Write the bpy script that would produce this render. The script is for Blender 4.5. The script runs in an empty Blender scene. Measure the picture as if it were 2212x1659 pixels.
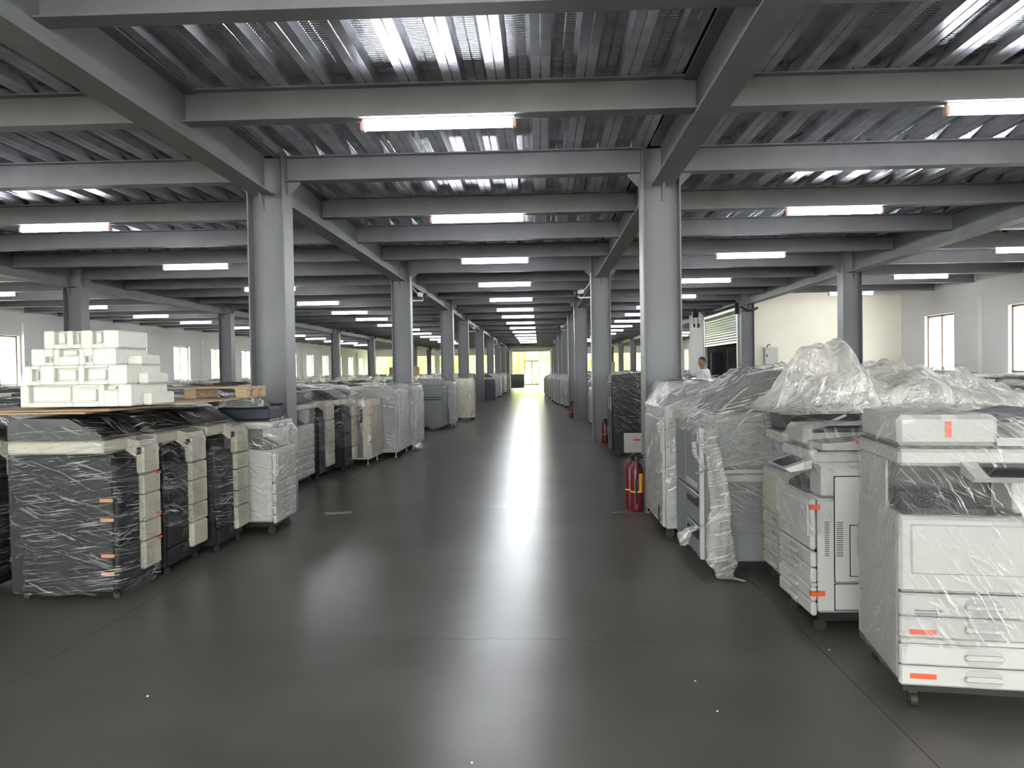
import bpy, math, random
from mathutils import Vector, Matrix, noise
random.seed(7)
SC = bpy.context.scene
COL = SC.collection
R = math.radians

# ------------------------------------------------------------------ camera
cam_d = bpy.data.cameras.new('camera'); cam = bpy.data.objects.new('camera', cam_d); COL.objects.link(cam)
YAW, PITCH, ROLL = -0.0366, -0.019, -0.0152
_f = Vector((math.sin(YAW)*math.cos(PITCH), math.cos(YAW)*math.cos(PITCH), math.sin(PITCH)))
_r = Vector((math.cos(YAW), -math.sin(YAW), 0)); _u = _r.cross(_f)
_r2 = _r*math.cos(ROLL)+_u*math.sin(ROLL); _u2 = -_r*math.sin(ROLL)+_u*math.cos(ROLL)
m = Matrix((( _r2.x,_u2.x,-_f.x,0),(_r2.y,_u2.y,-_f.y,0),(_r2.z,_u2.z,-_f.z,1.5),(0,0,0,1)))
cam.matrix_world = m
cam_d.sensor_width = 36; cam_d.lens = 1640/2212*36; cam_d.clip_end = 400; cam_d.clip_start = .05
SC.camera = cam
# ------------------------------------------------------------------ world, sun, exposure
W = bpy.data.worlds.new('world'); SC.world = W; W.use_nodes = True
bg = W.node_tree.nodes['Background']
bg.inputs[0].default_value = (1.0, .98, .95, 1); bg.inputs[1].default_value = 13.0
sun_d = bpy.data.lights.new('sun', 'SUN'); sun_d.energy = 30; sun_d.angle = R(1.5); sun_d.color = (1, .95, .85)
sun = bpy.data.objects.new('sun', sun_d); COL.objects.link(sun); sun.rotation_euler = (R(32), R(-12), 0); sun.location = (0, 30, 40)
LAMP = 46.0
vs = SC.view_settings
vs.view_transform = 'Standard'; vs.look = 'None'; vs.exposure = 0.92; vs.gamma = 1; vs.use_curve_mapping = False
cy = SC.cycles
cy.max_bounces = 6; cy.diffuse_bounces = 4; cy.glossy_bounces = 3; cy.transmission_bounces = 3; cy.transparent_max_bounces = 10
cy.caustics_reflective = False; cy.caustics_refractive = False; cy.sample_clamp_indirect = 4
cy.use_denoising = True; cy.use_adaptive_sampling = True; cy.adaptive_threshold = 0.03

# ------------------------------------------------------------------ mesh helper
class MB:
    def __init__(s): s.v=[]; s.f=[]; s.m=[]; s.s=[]
    def add(s, vs, fs, m=0, sm=False):
        o=len(s.v); s.v += [tuple(v) for v in vs]
        for f in fs: s.f.append(tuple(i+o for i in f)); s.m.append(m); s.s.append(sm)
        return s
    def box(s, x0,x1,y0,y1,z0,z1, m=0):
        v=[(x,y,z) for z in (z0,z1) for y in (y0,y1) for x in (x0,x1)]
        return s.add(v, [(0,2,3,1),(4,5,7,6),(0,1,5,4),(2,6,7,3),(0,4,6,2),(1,3,7,5)], m)
    def rbox(s, x0,x1,y0,y1,z0,z1, r=.01, m=0):
        r=min(r,(x1-x0)/2.01,(y1-y0)/2.01,(z1-z0)/2.01)
        c=((x0+x1)/2,(y0+y1)/2,(z0+z1)/2); h=((x1-x0)/2,(y1-y0)/2,(z1-z0)/2)
        V=[]; ix={}
        for sx in (-1,1):
            for sy in (-1,1):
                for sz in (-1,1):
                    for a in range(3):
                        q=[sx*(h[0]-r),sy*(h[1]-r),sz*(h[2]-r)]; q[a]=(sx,sy,sz)[a]*h[a]
                        ix[(sx,sy,sz,a)]=len(V); V.append(tuple(c[k]+q[k] for k in range(3)))
        F=[]
        def quad(l):
            p=[Vector(V[i]) for i in l]; n=(p[1]-p[0]).cross(p[2]-p[0]); ce=sum(p,Vector())/len(p)-Vector(c)
            F.append(tuple(l) if n.dot(ce)>0 else tuple(reversed(l)))
        for a in range(3):
            b,d=[k for k in range(3) if k!=a]
            for sa in (-1,1):
                l=[]
                for sb,sd in ((-1,-1),(1,-1),(1,1),(-1,1)):
                    k=[0,0,0]; k[a]=sa;k[b]=sb;k[d]=sd; l.append(ix[(*k,a)])
                quad(l)
            for sb in (-1,1):
                for sd in (-1,1):
                    k=[0,0,0];k[b]=sb;k[d]=sd
                    k0=list(k);k0[a]=-1;k1=list(k);k1[a]=1
                    quad([ix[(*k0,b)],ix[(*k1,b)],ix[(*k1,d)],ix[(*k0,d)]])
        for sx in (-1,1):
            for sy in (-1,1):
                for sz in (-1,1): quad([ix[(sx,sy,sz,a)] for a in range(3)])
        return s.add(V,F,m)
    def prism(s, poly, axis, a0, a1, m=0, sm=False, cap=True):
        # poly: list of 2d points in the plane normal to axis (x:(y,z) y:(x,z) z:(x,y))
        n=len(poly); V=[]
        for a in (a0,a1):
            for (p,q) in poly:
                V.append({'x':(a,p,q),'y':(p,a,q),'z':(p,q,a)}[axis])
        F=[(i,(i+1)%n,n+(i+1)%n,n+i) for i in range(n)]
        s.add(V,F,m,sm)
        if cap: s.add(V,[tuple(range(n-1,-1,-1)),tuple(range(n,2*n))],m)
        return s
    def tube(s, path, r, n=8, m=0, cap=True):
        P=[Vector(p) for p in path]; rs=r if isinstance(r,(list,tuple)) else [r]*len(P); V=[]; up=Vector((0.13,0.21,1)).normalized()
        for i,p in enumerate(P):
            t=(P[min(i+1,len(P)-1)]-P[max(i-1,0)]).normalized()
            a=t.cross(up)
            if a.length<1e-3: a=t.cross(Vector((1,0,0)))
            a.normalize(); b=t.cross(a)
            for k in range(n):
                w=2*math.pi*k/n; V.append(p+(a*math.cos(w)+b*math.sin(w))*rs[i])
        F=[(i*n+k,i*n+(k+1)%n,(i+1)*n+(k+1)%n,(i+1)*n+k) for i in range(len(P)-1) for k in range(n)]
        s.add(V,F,m,True)
        if cap: s.add(V,[tuple(range(n-1,-1,-1)),tuple(range((len(P)-1)*n,len(P)*n))],m)
        return s
    def arc(s, r_, z0, z1, a0, a1, n=8, m=0):
        V=[]; F=[]
        for rr in (r_,r_+.001):
            for z in (z0,z1):
                for k in range(n+1): w=a0+(a1-a0)*k/n; V.append((rr*math.cos(w),rr*math.sin(w),z))
        q=n+1
        for k in range(n): F+=[(2*q+k,2*q+k+1,3*q+k+1,3*q+k),(k+1,k,q+k,q+k+1),(q+k,q+k+1,3*q+k+1,3*q+k),(k+1,k,2*q+k,2*q+k+1)]
        return s.add(V,F,m,False)
    def lathe(s, prof, c=(0,0,0), n=16, m=0):
        V=[]; F=[]
        for (r_,z) in prof:
            for k in range(n):
                w=2*math.pi*k/n; V.append((c[0]+r_*math.cos(w),c[1]+r_*math.sin(w),c[2]+z))
        for i in range(len(prof)-1):
            for k in range(n): F.append((i*n+k,i*n+(k+1)%n,(i+1)*n+(k+1)%n,(i+1)*n+k))
        return s.add(V,F,m,True)
    def mesh(s, name, mats):
        me=bpy.data.meshes.new(name); me.from_pydata(s.v,[],s.f)
        for mt in mats: me.materials.append(mt)
        me.polygons.foreach_set('material_index', s.m); me.polygons.foreach_set('use_smooth', s.s); me.update()
        return me

def put(name, me, parent=None, loc=None, rotz=None, label=None, cat=None, group=None, kind=None):
    if isinstance(me, tuple): me = me[0].mesh(name, me[1])
    o=bpy.data.objects.new(name, me); COL.objects.link(o)
    if parent is not None: o.parent=parent
    if loc is not None: o.location=loc
    if rotz is not None: o.rotation_euler=(0,0,rotz)
    if label: o['label']=label
    if cat: o['category']=cat
    if group: o['group']=group
    if kind: o['kind']=kind
    return o
def thing(name, loc, rotz, label, cat, group=None):
    return put(name, None, None, loc, rotz, label, cat, group)
def copy_tree(o, parent=None):
    c=o.copy(); COL.objects.link(c); c.parent=parent
    for ch in o.children: copy_tree(ch, c)
    return c

# ------------------------------------------------------------------ materials
def nt(name):
    mt=bpy.data.materials.new(name); mt.use_nodes=True; t=mt.node_tree
    return mt,t,t.nodes['Principled BSDF']
def N(t, typ, **kw):
    n=t.nodes.new(typ)
    for k,v in kw.items():
        if k.startswith('i_'): n.inputs[k[2:].replace('_',' ')].default_value=v
        else: setattr(n,k,v)
    return n
def mat(name, col, rough=.5, metal=0, var=0, vscale=3, bump=0, bscale=60, spec=.5, rvar=0, stretch=None):
    mt,t,p=nt(name); L=t.links
    p.inputs['Base Color'].default_value=(*col,1); p.inputs['Roughness'].default_value=rough
    p.inputs['Metallic'].default_value=metal; p.inputs['Specular IOR Level'].default_value=spec
    if var or bump or rvar:
        tc=N(t,'ShaderNodeTexCoord'); src=tc.outputs['Object']
        if stretch:
            mp=N(t,'ShaderNodeMapping'); mp.inputs['Scale'].default_value=stretch; L.new(src,mp.inputs[0]); src=mp.outputs[0]
        if var or rvar:
            n=N(t,'ShaderNodeTexNoise'); n.inputs['Scale'].default_value=vscale; n.inputs['Detail'].default_value=5; L.new(src,n.inputs['Vector'])
        if var:
            mx=N(t,'ShaderNodeMix',data_type='RGBA'); mx.inputs[6].default_value=(*[c*(1-var) for c in col],1); mx.inputs[7].default_value=(*[min(1,c*(1+var)) for c in col],1)
            cr=N(t,'ShaderNodeMapRange'); cr.inputs[1].default_value=.3; cr.inputs[2].default_value=.7
            L.new(n.outputs[0],cr.inputs[0]); L.new(cr.outputs[0],mx.inputs[0]); L.new(mx.outputs[2],p.inputs['Base Color'])
        if rvar:
            mr=N(t,'ShaderNodeMapRange'); mr.inputs[1].default_value=.3; mr.inputs[2].default_value=.7; mr.inputs[3].default_value=rough-rvar; mr.inputs[4].default_value=rough+rvar
            L.new(n.outputs[0],mr.inputs[0]); L.new(mr.outputs[0],p.inputs['Roughness'])
        if bump:
            n2=N(t,'ShaderNodeTexNoise'); n2.inputs['Scale'].default_value=bscale; L.new(src,n2.inputs['Vector'])
            b=N(t,'ShaderNodeBump'); b.inputs['Strength'].default_value=bump; b.inputs['Distance'].default_value=.01
            L.new(n2.outputs[0],b.inputs['Height']); L.new(b.outputs[0],p.inputs['Normal'])
    return mt
def emis(name, col, st):
    mt,t,p=nt(name); p.inputs['Base Color'].default_value=(*col,1)
    p.inputs['Emission Color'].default_value=(*col,1); p.inputs['Emission Strength'].default_value=st
    return mt
M={}
M['steel']=mat('painted_steel',(.172,.172,.19),.5,0,.13,2.2,.06,90)
M['steel2']=mat('painted_steel_column',(.16,.16,.17),.45,0,.12,2.5,.05,90,stretch=(1,1,.25))
M['wall']=mat('white_wall',(.78,.755,.745),.85,0,.04,.6,.05,40)
M['cream_wall']=mat('cream_wall',(.85,.8,.7),.85,0,.04,.6,.05,40)
M['charcoal']=mat('charcoal_plastic',(.013,.0135,.015),.5,0,.1,4,.08,160,spec=.3)
M['navy']=mat('navy_plastic',(.018,.022,.035),.4,0,.1,4,.08,160)
M['black']=mat('black_plastic',(.012,.012,.013),.35)
M['cream']=mat('cream_plastic',(.52,.485,.395),.45,0,.04,3,.05,160)
M['offwhite']=mat('offwhite_plastic',(.5,.49,.455),.42,0,.04,3,.05,160)
M['white']=mat('white_plastic',(.5,.492,.468),.4,0,.03,3,.05,160)
M['midgrey']=mat('grey_plastic',(.17,.175,.18),.42,0,.05,3,.05,160)
M['lightgrey']=mat('lightgrey_plastic',(.4,.4,.385),.45,0,.05,3,.05,160)
M['seam']=mat('seam_dark',(.02,.02,.02),.7)
M['tape']=mat('orange_tape',(.72,.1,.035),.4,0,.1,20)
M['tape2']=mat('amber_tape',(.55,.2,.06),.4,0,.1,20)
M['rubber']=mat('rubber',(.015,.015,.015),.6)
M['chrome']=mat('zinc',(.6,.6,.6),.3,1)
M['foam']=mat('foam',(.78,.77,.7),.9,0,.03,30,.25,180)
M['wood']=mat('pallet_wood',(.5,.37,.24),.75,0,.2,6,.2,60,stretch=(1,8,8))
M['card']=mat('cardboard',(.4,.27,.16),.85,0,.12,5,.05,60)
M['red']=mat('extinguisher_red',(.13,.008,.013),.35)
M['yellow']=mat('label_yellow',(.75,.42,.05),.5)
M['whitepaint']=mat('white_metal',(.75,.75,.73),.4)
M['alu']=mat('alu_frame',(.35,.33,.31),.45,.3)
M['bronze']=mat('bronze_frame',(.2,.15,.12),.5)
M['tube']=emis('lamp_tube',(.93,.95,1.0),LAMP)
M['cap']=mat('lamp_cap',(.8,.45,.4),.4)
M['screen']=mat('dark_glass',(.02,.02,.025),.08)
M['skin']=mat('skin',(.25,.14,.09),.5)
M['hair']=mat('hair',(.012,.01,.009),.6)
M['shirt']=mat('white_shirt',(.75,.75,.76),.8)
M['trousers']=mat('dark_trousers',(.03,.03,.04),.8)
M['trunk']=mat('bark',(.12,.09,.06),.9,0,.3,10)
M['grass']=mat('grass_ground',(.16,.24,.06),.9,0,.3,.8)
M['bounce_grey']=mat('neutral_bounce_grey',(.45,.44,.4),.9,0,.1,2)
def leafm(name,col):
    mt,t,p=nt(name); L=t.links
    oi=N(t,'ShaderNodeNewGeometry'); mx=N(t,'ShaderNodeMix',data_type='RGBA')
    mx.inputs[6].default_value=(*[c*.6 for c in col],1); mx.inputs[7].default_value=(*[min(1,c*1.4) for c in col],1)
    L.new(oi.outputs['Random Per Island'],mx.inputs[0])
    tr=N(t,'ShaderNodeBsdfTranslucent'); ms=N(t,'ShaderNodeMixShader'); ms.inputs[0].default_value=.5
    L.new(mx.outputs[2],p.inputs['Base Color']); L.new(mx.outputs[2],tr.inputs[0]); p.inputs['Roughness'].default_value=.6
    L.new(p.outputs[0],ms.inputs[1]); L.new(tr.outputs[0],ms.inputs[2]); L.new(ms.outputs[0],t.nodes['Material Output'].inputs[0])
    return mt
M['leaf']=leafm('leaf_yellowgreen',(.5,.55,.05)); M['leaf2']=leafm('leaf_green',(.2,.34,.05))
def glassm():
    mt,t,p=nt('window_glass'); L=t.links
    tr=N(t,'ShaderNodeBsdfTransparent'); tr.inputs[0].default_value=(.93,.96,.95,1)
    gl=N(t,'ShaderNodeBsdfGlossy'); gl.inputs['Roughness'].default_value=.03
    ms=N(t,'ShaderNodeMixShader'); ms.inputs[0].default_value=.06; L.new(tr.outputs[0],ms.inputs[1]); L.new(gl.outputs[0],ms.inputs[2])
    L.new(ms.outputs[0],t.nodes['Material Output'].inputs[0]); return mt
M['glass']=glassm()
def floorm():
    mt,t,p=nt('polished_concrete'); L=t.links
    g=N(t,'ShaderNodeNewGeometry'); pos=g.outputs['Position']
    n1=N(t,'ShaderNodeTexNoise'); n1.inputs['Scale'].default_value=.55; n1.inputs['Detail'].default_value=6; L.new(pos,n1.inputs['Vector'])
    mp=N(t,'ShaderNodeMapping'); mp.inputs['Scale'].default_value=(1,1.25,1); L.new(pos,mp.inputs[0])
    n2=N(t,'ShaderNodeTexNoise'); n2.inputs['Scale'].default_value=.9; n2.inputs['Detail'].default_value=3; L.new(mp.outputs[0],n2.inputs['Vector'])
    n3=N(t,'ShaderNodeTexNoise'); n3.inputs['Scale'].default_value=140; n3.inputs['Detail'].default_value=2; L.new(pos,n3.inputs['Vector'])
    ad=N(t,'ShaderNodeMath',operation='ADD'); L.new(n1.outputs[0],ad.inputs[0]); L.new(n2.outputs[0],ad.inputs[1])
    a2=N(t,'ShaderNodeMath',operation='MULTIPLY_ADD'); a2.inputs[1].default_value=.0; L.new(n3.outputs[0],a2.inputs[0]); L.new(ad.outputs[0],a2.inputs[2])
    mr=N(t,'ShaderNodeMapRange',interpolation_type='SMOOTHSTEP'); mr.inputs[1].default_value=.6; mr.inputs[2].default_value=1.4; L.new(ad.outputs[0],mr.inputs[0])
    cr=N(t,'ShaderNodeMix',data_type='RGBA'); cr.inputs[6].default_value=(.084,.081,.067,1); cr.inputs[7].default_value=(.135,.132,.117,1); L.new(mr.outputs[0],cr.inputs[0])
    # hairline crack running across the aisle
    sx=N(t,'ShaderNodeSeparateXYZ'); L.new(pos,sx.inputs[0])
    cx=N(t,'ShaderNodeCombineXYZ'); L.new(sx.outputs[0],cx.inputs[0])
    cn=N(t,'ShaderNodeTexNoise'); cn.inputs['Scale'].default_value=1.0; cn.inputs['Detail'].default_value=6; cn.inputs['Roughness'].default_value=.6; L.new(cx.outputs[0],cn.inputs['Vector'])
    m1=N(t,'ShaderNodeMath',operation='MULTIPLY_ADD'); m1.inputs[1].default_value=.7; m1.inputs[2].default_value=3.85; L.new(cn.outputs[0],m1.inputs[0])
    df=N(t,'ShaderNodeMath',operation='SUBTRACT'); L.new(sx.outputs[1],df.inputs[0]); L.new(m1.outputs[0],df.inputs[1])
    ab=N(t,'ShaderNodeMath',operation='ABSOLUTE'); L.new(df.outputs[0],ab.inputs[0])
    lt=N(t,'ShaderNodeMapRange'); lt.inputs[1].default_value=.002; lt.inputs[2].default_value=.006; lt.inputs[3].default_value=1; lt.inputs[4].default_value=0; L.new(ab.outputs[0],lt.inputs[0])
    xr=N(t,'ShaderNodeMath',operation='ABSOLUTE'); xo=N(t,'ShaderNodeMath',operation='ADD'); xo.inputs[1].default_value=.35; L.new(sx.outputs[0],xo.inputs[0]); L.new(xo.outputs[0],xr.inputs[0])
    xm=N(t,'ShaderNodeMapRange'); xm.inputs[1].default_value=.6; xm.inputs[2].default_value=1.9; xm.inputs[3].default_value=.9; xm.inputs[4].default_value=0; L.new(xr.outputs[0],xm.inputs[0])
    cm=N(t,'ShaderNodeMath',operation='MULTIPLY'); L.new(lt.outputs[0],cm.inputs[0]); L.new(xm.outputs[0],cm.inputs[1])
    mx=N(t,'ShaderNodeMix',data_type='RGBA'); mx.inputs[7].default_value=(.008,.008,.007,1); L.new(cm.outputs[0],mx.inputs[0]); L.new(cr.outputs[2],mx.inputs[6])
    L.new(mx.outputs[2],p.inputs['Base Color'])
    p.inputs['Roughness'].default_value=.277
    p.inputs['Specular IOR Level'].default_value=.28
    return mt
M['floor']=floorm()
def deckm():
    mt,t,p=nt('galvanised_deck'); L=t.links
    p.inputs['Metallic'].default_value=.85; p.inputs['Roughness'].default_value=.24
    tc=N(t,'ShaderNodeTexCoord'); n=N(t,'ShaderNodeTexNoise'); n.inputs['Scale'].default_value=5; n.inputs['Detail'].default_value=4; L.new(tc.outputs['Object'],n.inputs['Vector'])
    cr=N(t,'ShaderNodeValToRGB'); e=cr.color_ramp.elements; e[0].position=.3; e[0].color=(.42,.43,.46,1); e[1].position=.7; e[1].color=(.62,.63,.67,1)
    L.new(n.outputs[0],cr.inputs[0]); L.new(cr.outputs[0],p.inputs['Base Color'])
    # pressed embossments along the sloped webs
    sp=N(t,'ShaderNodeSeparateXYZ'); L.new(tc.outputs['Object'],sp.inputs[0])
    w=N(t,'ShaderNodeMath',operation='MULTIPLY'); w.inputs[1].default_value=2*math.pi/.034; L.new(sp.outputs[1],w.inputs[0])
    s1=N(t,'ShaderNodeMath',operation='SINE'); L.new(w.outputs[0],s1.inputs[0])
    zm=N(t,'ShaderNodeMapRange'); zm.inputs[1].default_value=.062; zm.inputs[2].default_value=.072; L.new(sp.outputs[2],zm.inputs[0])
    mu=N(t,'ShaderNodeMath',operation='MULTIPLY'); L.new(s1.outputs[0],mu.inputs[0]); L.new(zm.outputs[0],mu.inputs[1])
    b=N(t,'ShaderNodeBump'); b.inputs['Strength'].default_value=.8; b.inputs['Distance'].default_value=.004; L.new(mu.outputs[0],b.inputs['Height']); L.new(b.outputs[0],p.inputs['Normal'])
    return mt
M['deck']=deckm()
def filmm(name, ang, base=.1, streak=.5, milky=.3, fine=46, col=(.93,.92,.9), rough=.13, fres=.12, bd=.022):
    mt,t,p=nt(name); L=t.links; t.nodes.remove(p)
    tc=N(t,'ShaderNodeTexCoord'); sp=N(t,'ShaderNodeSeparateXYZ'); L.new(tc.outputs['Object'],sp.inputs[0])
    def lin(*c):
        out=None
        for k,v in enumerate(c):
            mm=N(t,'ShaderNodeMath',operation='MULTIPLY_ADD'); mm.inputs[1].default_value=v; L.new(sp.outputs[k],mm.inputs[0])
            if out is None: mm.inputs[2].default_value=0
            else: L.new(out,mm.inputs[2])
            out=mm.outputs[0]
        return out
    def streaks(a, lo, hi, seed):
        ca,sa=math.cos(a),math.sin(a)
        u=lin(ca*lo,ca*lo*.9,sa*lo); v=lin(-sa*hi,-sa*hi*.9,ca*hi); w=lin(3,-3.3,1)
        c=N(t,'ShaderNodeCombineXYZ'); L.new(u,c.inputs[0]); L.new(v,c.inputs[1]); L.new(w,c.inputs[2])
        o=N(t,'ShaderNodeVectorMath',operation='ADD'); o.inputs[1].default_value=(seed*3.1,seed*1.7,seed*.9); L.new(c.outputs[0],o.inputs[0])
        n=N(t,'ShaderNodeTexNoise'); n.inputs['Scale'].default_value=1; n.inputs['Detail'].default_value=3; n.inputs['Roughness'].default_value=.55; n.inputs['Distortion'].default_value=.5; L.new(o.outputs[0],n.inputs['Vector'])
        return n.outputs[0]
    s1=streaks(ang,3.2,fine,1); s2=streaks(ang+.55,4.5,fine*.6,5); 
    n3=N(t,'ShaderNodeTexNoise'); n3.inputs['Scale'].default_value=9; n3.inputs['Detail'].default_value=4; L.new(tc.outputs['Object'],n3.inputs['Vector'])
    ad=N(t,'ShaderNodeMath',operation='ADD'); L.new(s1,ad.inputs[0]); L.new(s2,ad.inputs[1])
    a2=N(t,'ShaderNodeMath',operation='MULTIPLY_ADD'); a2.inputs[1].default_value=1.1; L.new(n3.outputs[0],a2.inputs[0]); L.new(ad.outputs[0],a2.inputs[2])
    b=N(t,'ShaderNodeBump'); b.inputs['Strength'].default_value=1; b.inputs['Distance'].default_value=bd; L.new(a2.outputs[0],b.inputs['Height'])
    k1=N(t,'ShaderNodeMapRange',interpolation_type='SMOOTHSTEP'); k1.inputs[1].default_value=.55; k1.inputs[2].default_value=.64; k1.inputs[4].default_value=streak; L.new(s1,k1.inputs[0])  # whitish wrinkle streaks, painted in as glints whatever the lamps do
    k2=N(t,'ShaderNodeMapRange',interpolation_type='SMOOTHSTEP'); k2.inputs[1].default_value=.57; k2.inputs[2].default_value=.66; k2.inputs[4].default_value=streak*.8; L.new(s2,k2.inputs[0])
    n4=N(t,'ShaderNodeTexNoise'); n4.inputs['Scale'].default_value=3.5; n4.inputs['Detail'].default_value=2; L.new(tc.outputs['Object'],n4.inputs['Vector'])
    k4=N(t,'ShaderNodeMapRange'); k4.inputs[1].default_value=.35; k4.inputs[2].default_value=.65; k4.inputs[3].default_value=.25; k4.inputs[4].default_value=1.2; L.new(n4.outputs[0],k4.inputs[0])
    mxx=N(t,'ShaderNodeMath',operation='MAXIMUM'); L.new(k1.outputs[0],mxx.inputs[0]); L.new(k2.outputs[0],mxx.inputs[1])
    rg=N(t,'ShaderNodeMath',operation='MULTIPLY_ADD'); L.new(mxx.outputs[0],rg.inputs[0]); L.new(k4.outputs[0],rg.inputs[1]); rg.inputs[2].default_value=base
    lw=N(t,'ShaderNodeLayerWeight'); lw.inputs[0].default_value=.25; L.new(b.outputs[0],lw.inputs['Normal'])
    fm=N(t,'ShaderNodeMath',operation='MULTIPLY_ADD'); fm.inputs[1].default_value=fres; L.new(lw.outputs['Fresnel'],fm.inputs[0]); L.new(rg.outputs[0],fm.inputs[2]); fm.use_clamp=True
    tr=N(t,'ShaderNodeBsdfTransparent'); tr.inputs[0].default_value=(.96,.96,.955,1)
    gl=N(t,'ShaderNodeBsdfGlossy'); gl.inputs['Roughness'].default_value=rough; gl.inputs[0].default_value=(*col,1); L.new(b.outputs[0],gl.inputs['Normal'])
    df=N(t,'ShaderNodeBsdfDiffuse'); df.inputs[0].default_value=(*col,1)
    m1=N(t,'ShaderNodeMixShader'); m1.inputs[0].default_value=milky; L.new(gl.outputs[0],m1.inputs[1]); L.new(df.outputs[0],m1.inputs[2])
    ms=N(t,'ShaderNodeMixShader'); L.new(fm.outputs[0],ms.inputs[0]); L.new(tr.outputs[0],ms.inputs[1]); L.new(m1.outputs[0],ms.inputs[2])
    L.new(ms.outputs[0],t.nodes['Material Output'].inputs[0]); return mt
M['film']=filmm('stretch_film',-.12,.015,.55,.42,105,(.85,.85,.83),.18)
M['film2']=filmm('stretch_film_diagonal',-.55,.015,.6,.42,92,(.85,.85,.83),.18)
M['filmw']=filmm('stretch_film_on_white',-.2,.03,.26,.8,90,(.85,.85,.83),.16,.2)
M['filmr']=filmm('stretch_film_steep',-1.0,.06,.4,.5,70,(1,1,.99),.12,.25,.035)
M['film3']=filmm('stretch_film_dense',.25,.2,.7,.6,60,(.85,.85,.83),.16,.2)
M['film6']=filmm('silver_film',.3,.2,.8,.3,40,(.95,.95,.94),.12,.25,.05)
M['film4']=filmm('loose_poly_sheet',.9,.38,.36,.65,18,(.97,.94,.89),.14)
M['film5']=filmm('cream_film',1.3,.14,.4,.6,26,(.97,.93,.85),.2)
FILMS=[M['film'],M['film2'],M['film3']]

# ------------------------------------------------------------------ layout
COLY=[8.0,15.7,23.4,28.4,36.1,43.8,51.5,59.2,66.9]
XL,XR,XLL,XRR=-2.836,1.273,-9.75,6.32
WL,WR=-16.2,10.95; Y0,Y1=-8.0,72.0
ZG,ZP,ZD=3.35,3.52,3.78
PUR=[-7.4,-5.45,-3.5,-1.55,.35,2.3,4.28,6.075]
for a,b in zip(COLY[:-1],COLY[1:]):
    n=3 if b-a<6 else 4
    PUR+= [a+(b-a)*k/n for k in range(n)]
PUR+=[66.9,68.8,70.7]

# floor ---------------------------------------------------------------
fl=put('floor',(MB().box(WL-.2,WR+.2,Y0-.2,Y1+.2,-.3,-.006),[M['seam']]),kind='structure')
FX=[WL,-9.75,-2.62,1.46,6.3,WR]; FY=[Y0,.3]+[8.1,15.8,23.5,28.5,36.2,43.9,51.6,59.3,67.0]+[Y1]
for i in range(len(FX)-1):
    for j in range(len(FY)-1):
        put('floor_slab',(MB().box(FX[i]+.002,FX[i+1]-.002,FY[j]+.002,FY[j+1]-.002,-.0055,0),[M['floor']]),fl)
# ceiling with deck sheets -------------------------------------------
ce=put('ceiling',(MB().box(WL-.2,WR+.2,Y0-.2,Y1+.2,ZD+.079,ZD+.2),[M['seam']]),kind='structure')
def deck(L):
    mb=MB(); pr=[]
    for k in range(2):
        o=k*.344
        pr+=[(o,0),(o+.066,0),(o+.072,.008),(o+.078,0),(o+.144,0),(o+.176,.07),(o+.236,.07),(o+.243,.062),(o+.25,.07),(o+.312,.07)]
    pr.append((.688,0))
    V=[];F=[]
    for y in (0,L):
        for x,z in pr: V.append((x,y,z))
    n=len(pr)
    for i in range(n-1): F.append((i,i+1,n+i+1,n+i))
    return mb.add(V,F).mesh('deck_sheet',[M['deck']])
segs=[(Y0,8.0),(8.0,23.4),(23.4,43.8),(43.8,Y1)]
dm=[deck(b-a-.004) for a,b in segs]
x=WL
while x<WR-.3:
    for (a,b),me in zip(segs,dm): put('deck_sheet',me,ce,(x,a,ZD))
    x+=.688
# walls ---------------------------------------------------------------
def wall_with_holes_y(name, xa, xb, y0, y1, z1, holes, mt):
    mb=MB(); y=y0
    for (a,b,za,zb) in sorted(holes):
        mb.box(xa,xb,y,a,0,z1); mb.box(xa,xb,a,b,0,za); mb.box(xa,xb,a,b,zb,z1); y=b
    mb.box(xa,xb,y,y1,0,z1)
    return put(name,(mb,[mt]),kind='structure')
def wall_with_holes_x(name, ya, yb, x0, x1, z1, holes, mt):
    mb=MB(); x=x0
    for (a,b,za,zb) in sorted(holes):
        mb.box(x,a,ya,yb,0,z1)
        if za>0: mb.box(a,b,ya,yb,0,za)
        if zb<z1: mb.box(a,b,ya,yb,zb,z1)
        x=b
    mb.box(x,x1,ya,yb,0,z1)
    return put(name,(mb,[mt]),kind='structure')
TH=.24
lw=[33.9+3.85*k for k in range(-7,10)]; lw=[y for y in lw if y<70]
rw=[21.25-3.85*k for k in range(0,7)]
rw2=[33.9+3.85*k for k in range(0,10)]; rw2=[y for y in rw2 if y<70]
wall_with_holes_y('wall_left',WL-TH,WL,Y0,Y1,ZD+.08,[(y-.78,y+.78,1.24,2.78) for y in lw],M['wall'])
wall_with_holes_y('wall_right',WR,WR+TH,Y0,Y1,ZD+.08,[(y-.76,y+.76,1.25,2.83) for y in rw+rw2],M['wall'])
nwin=0
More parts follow.
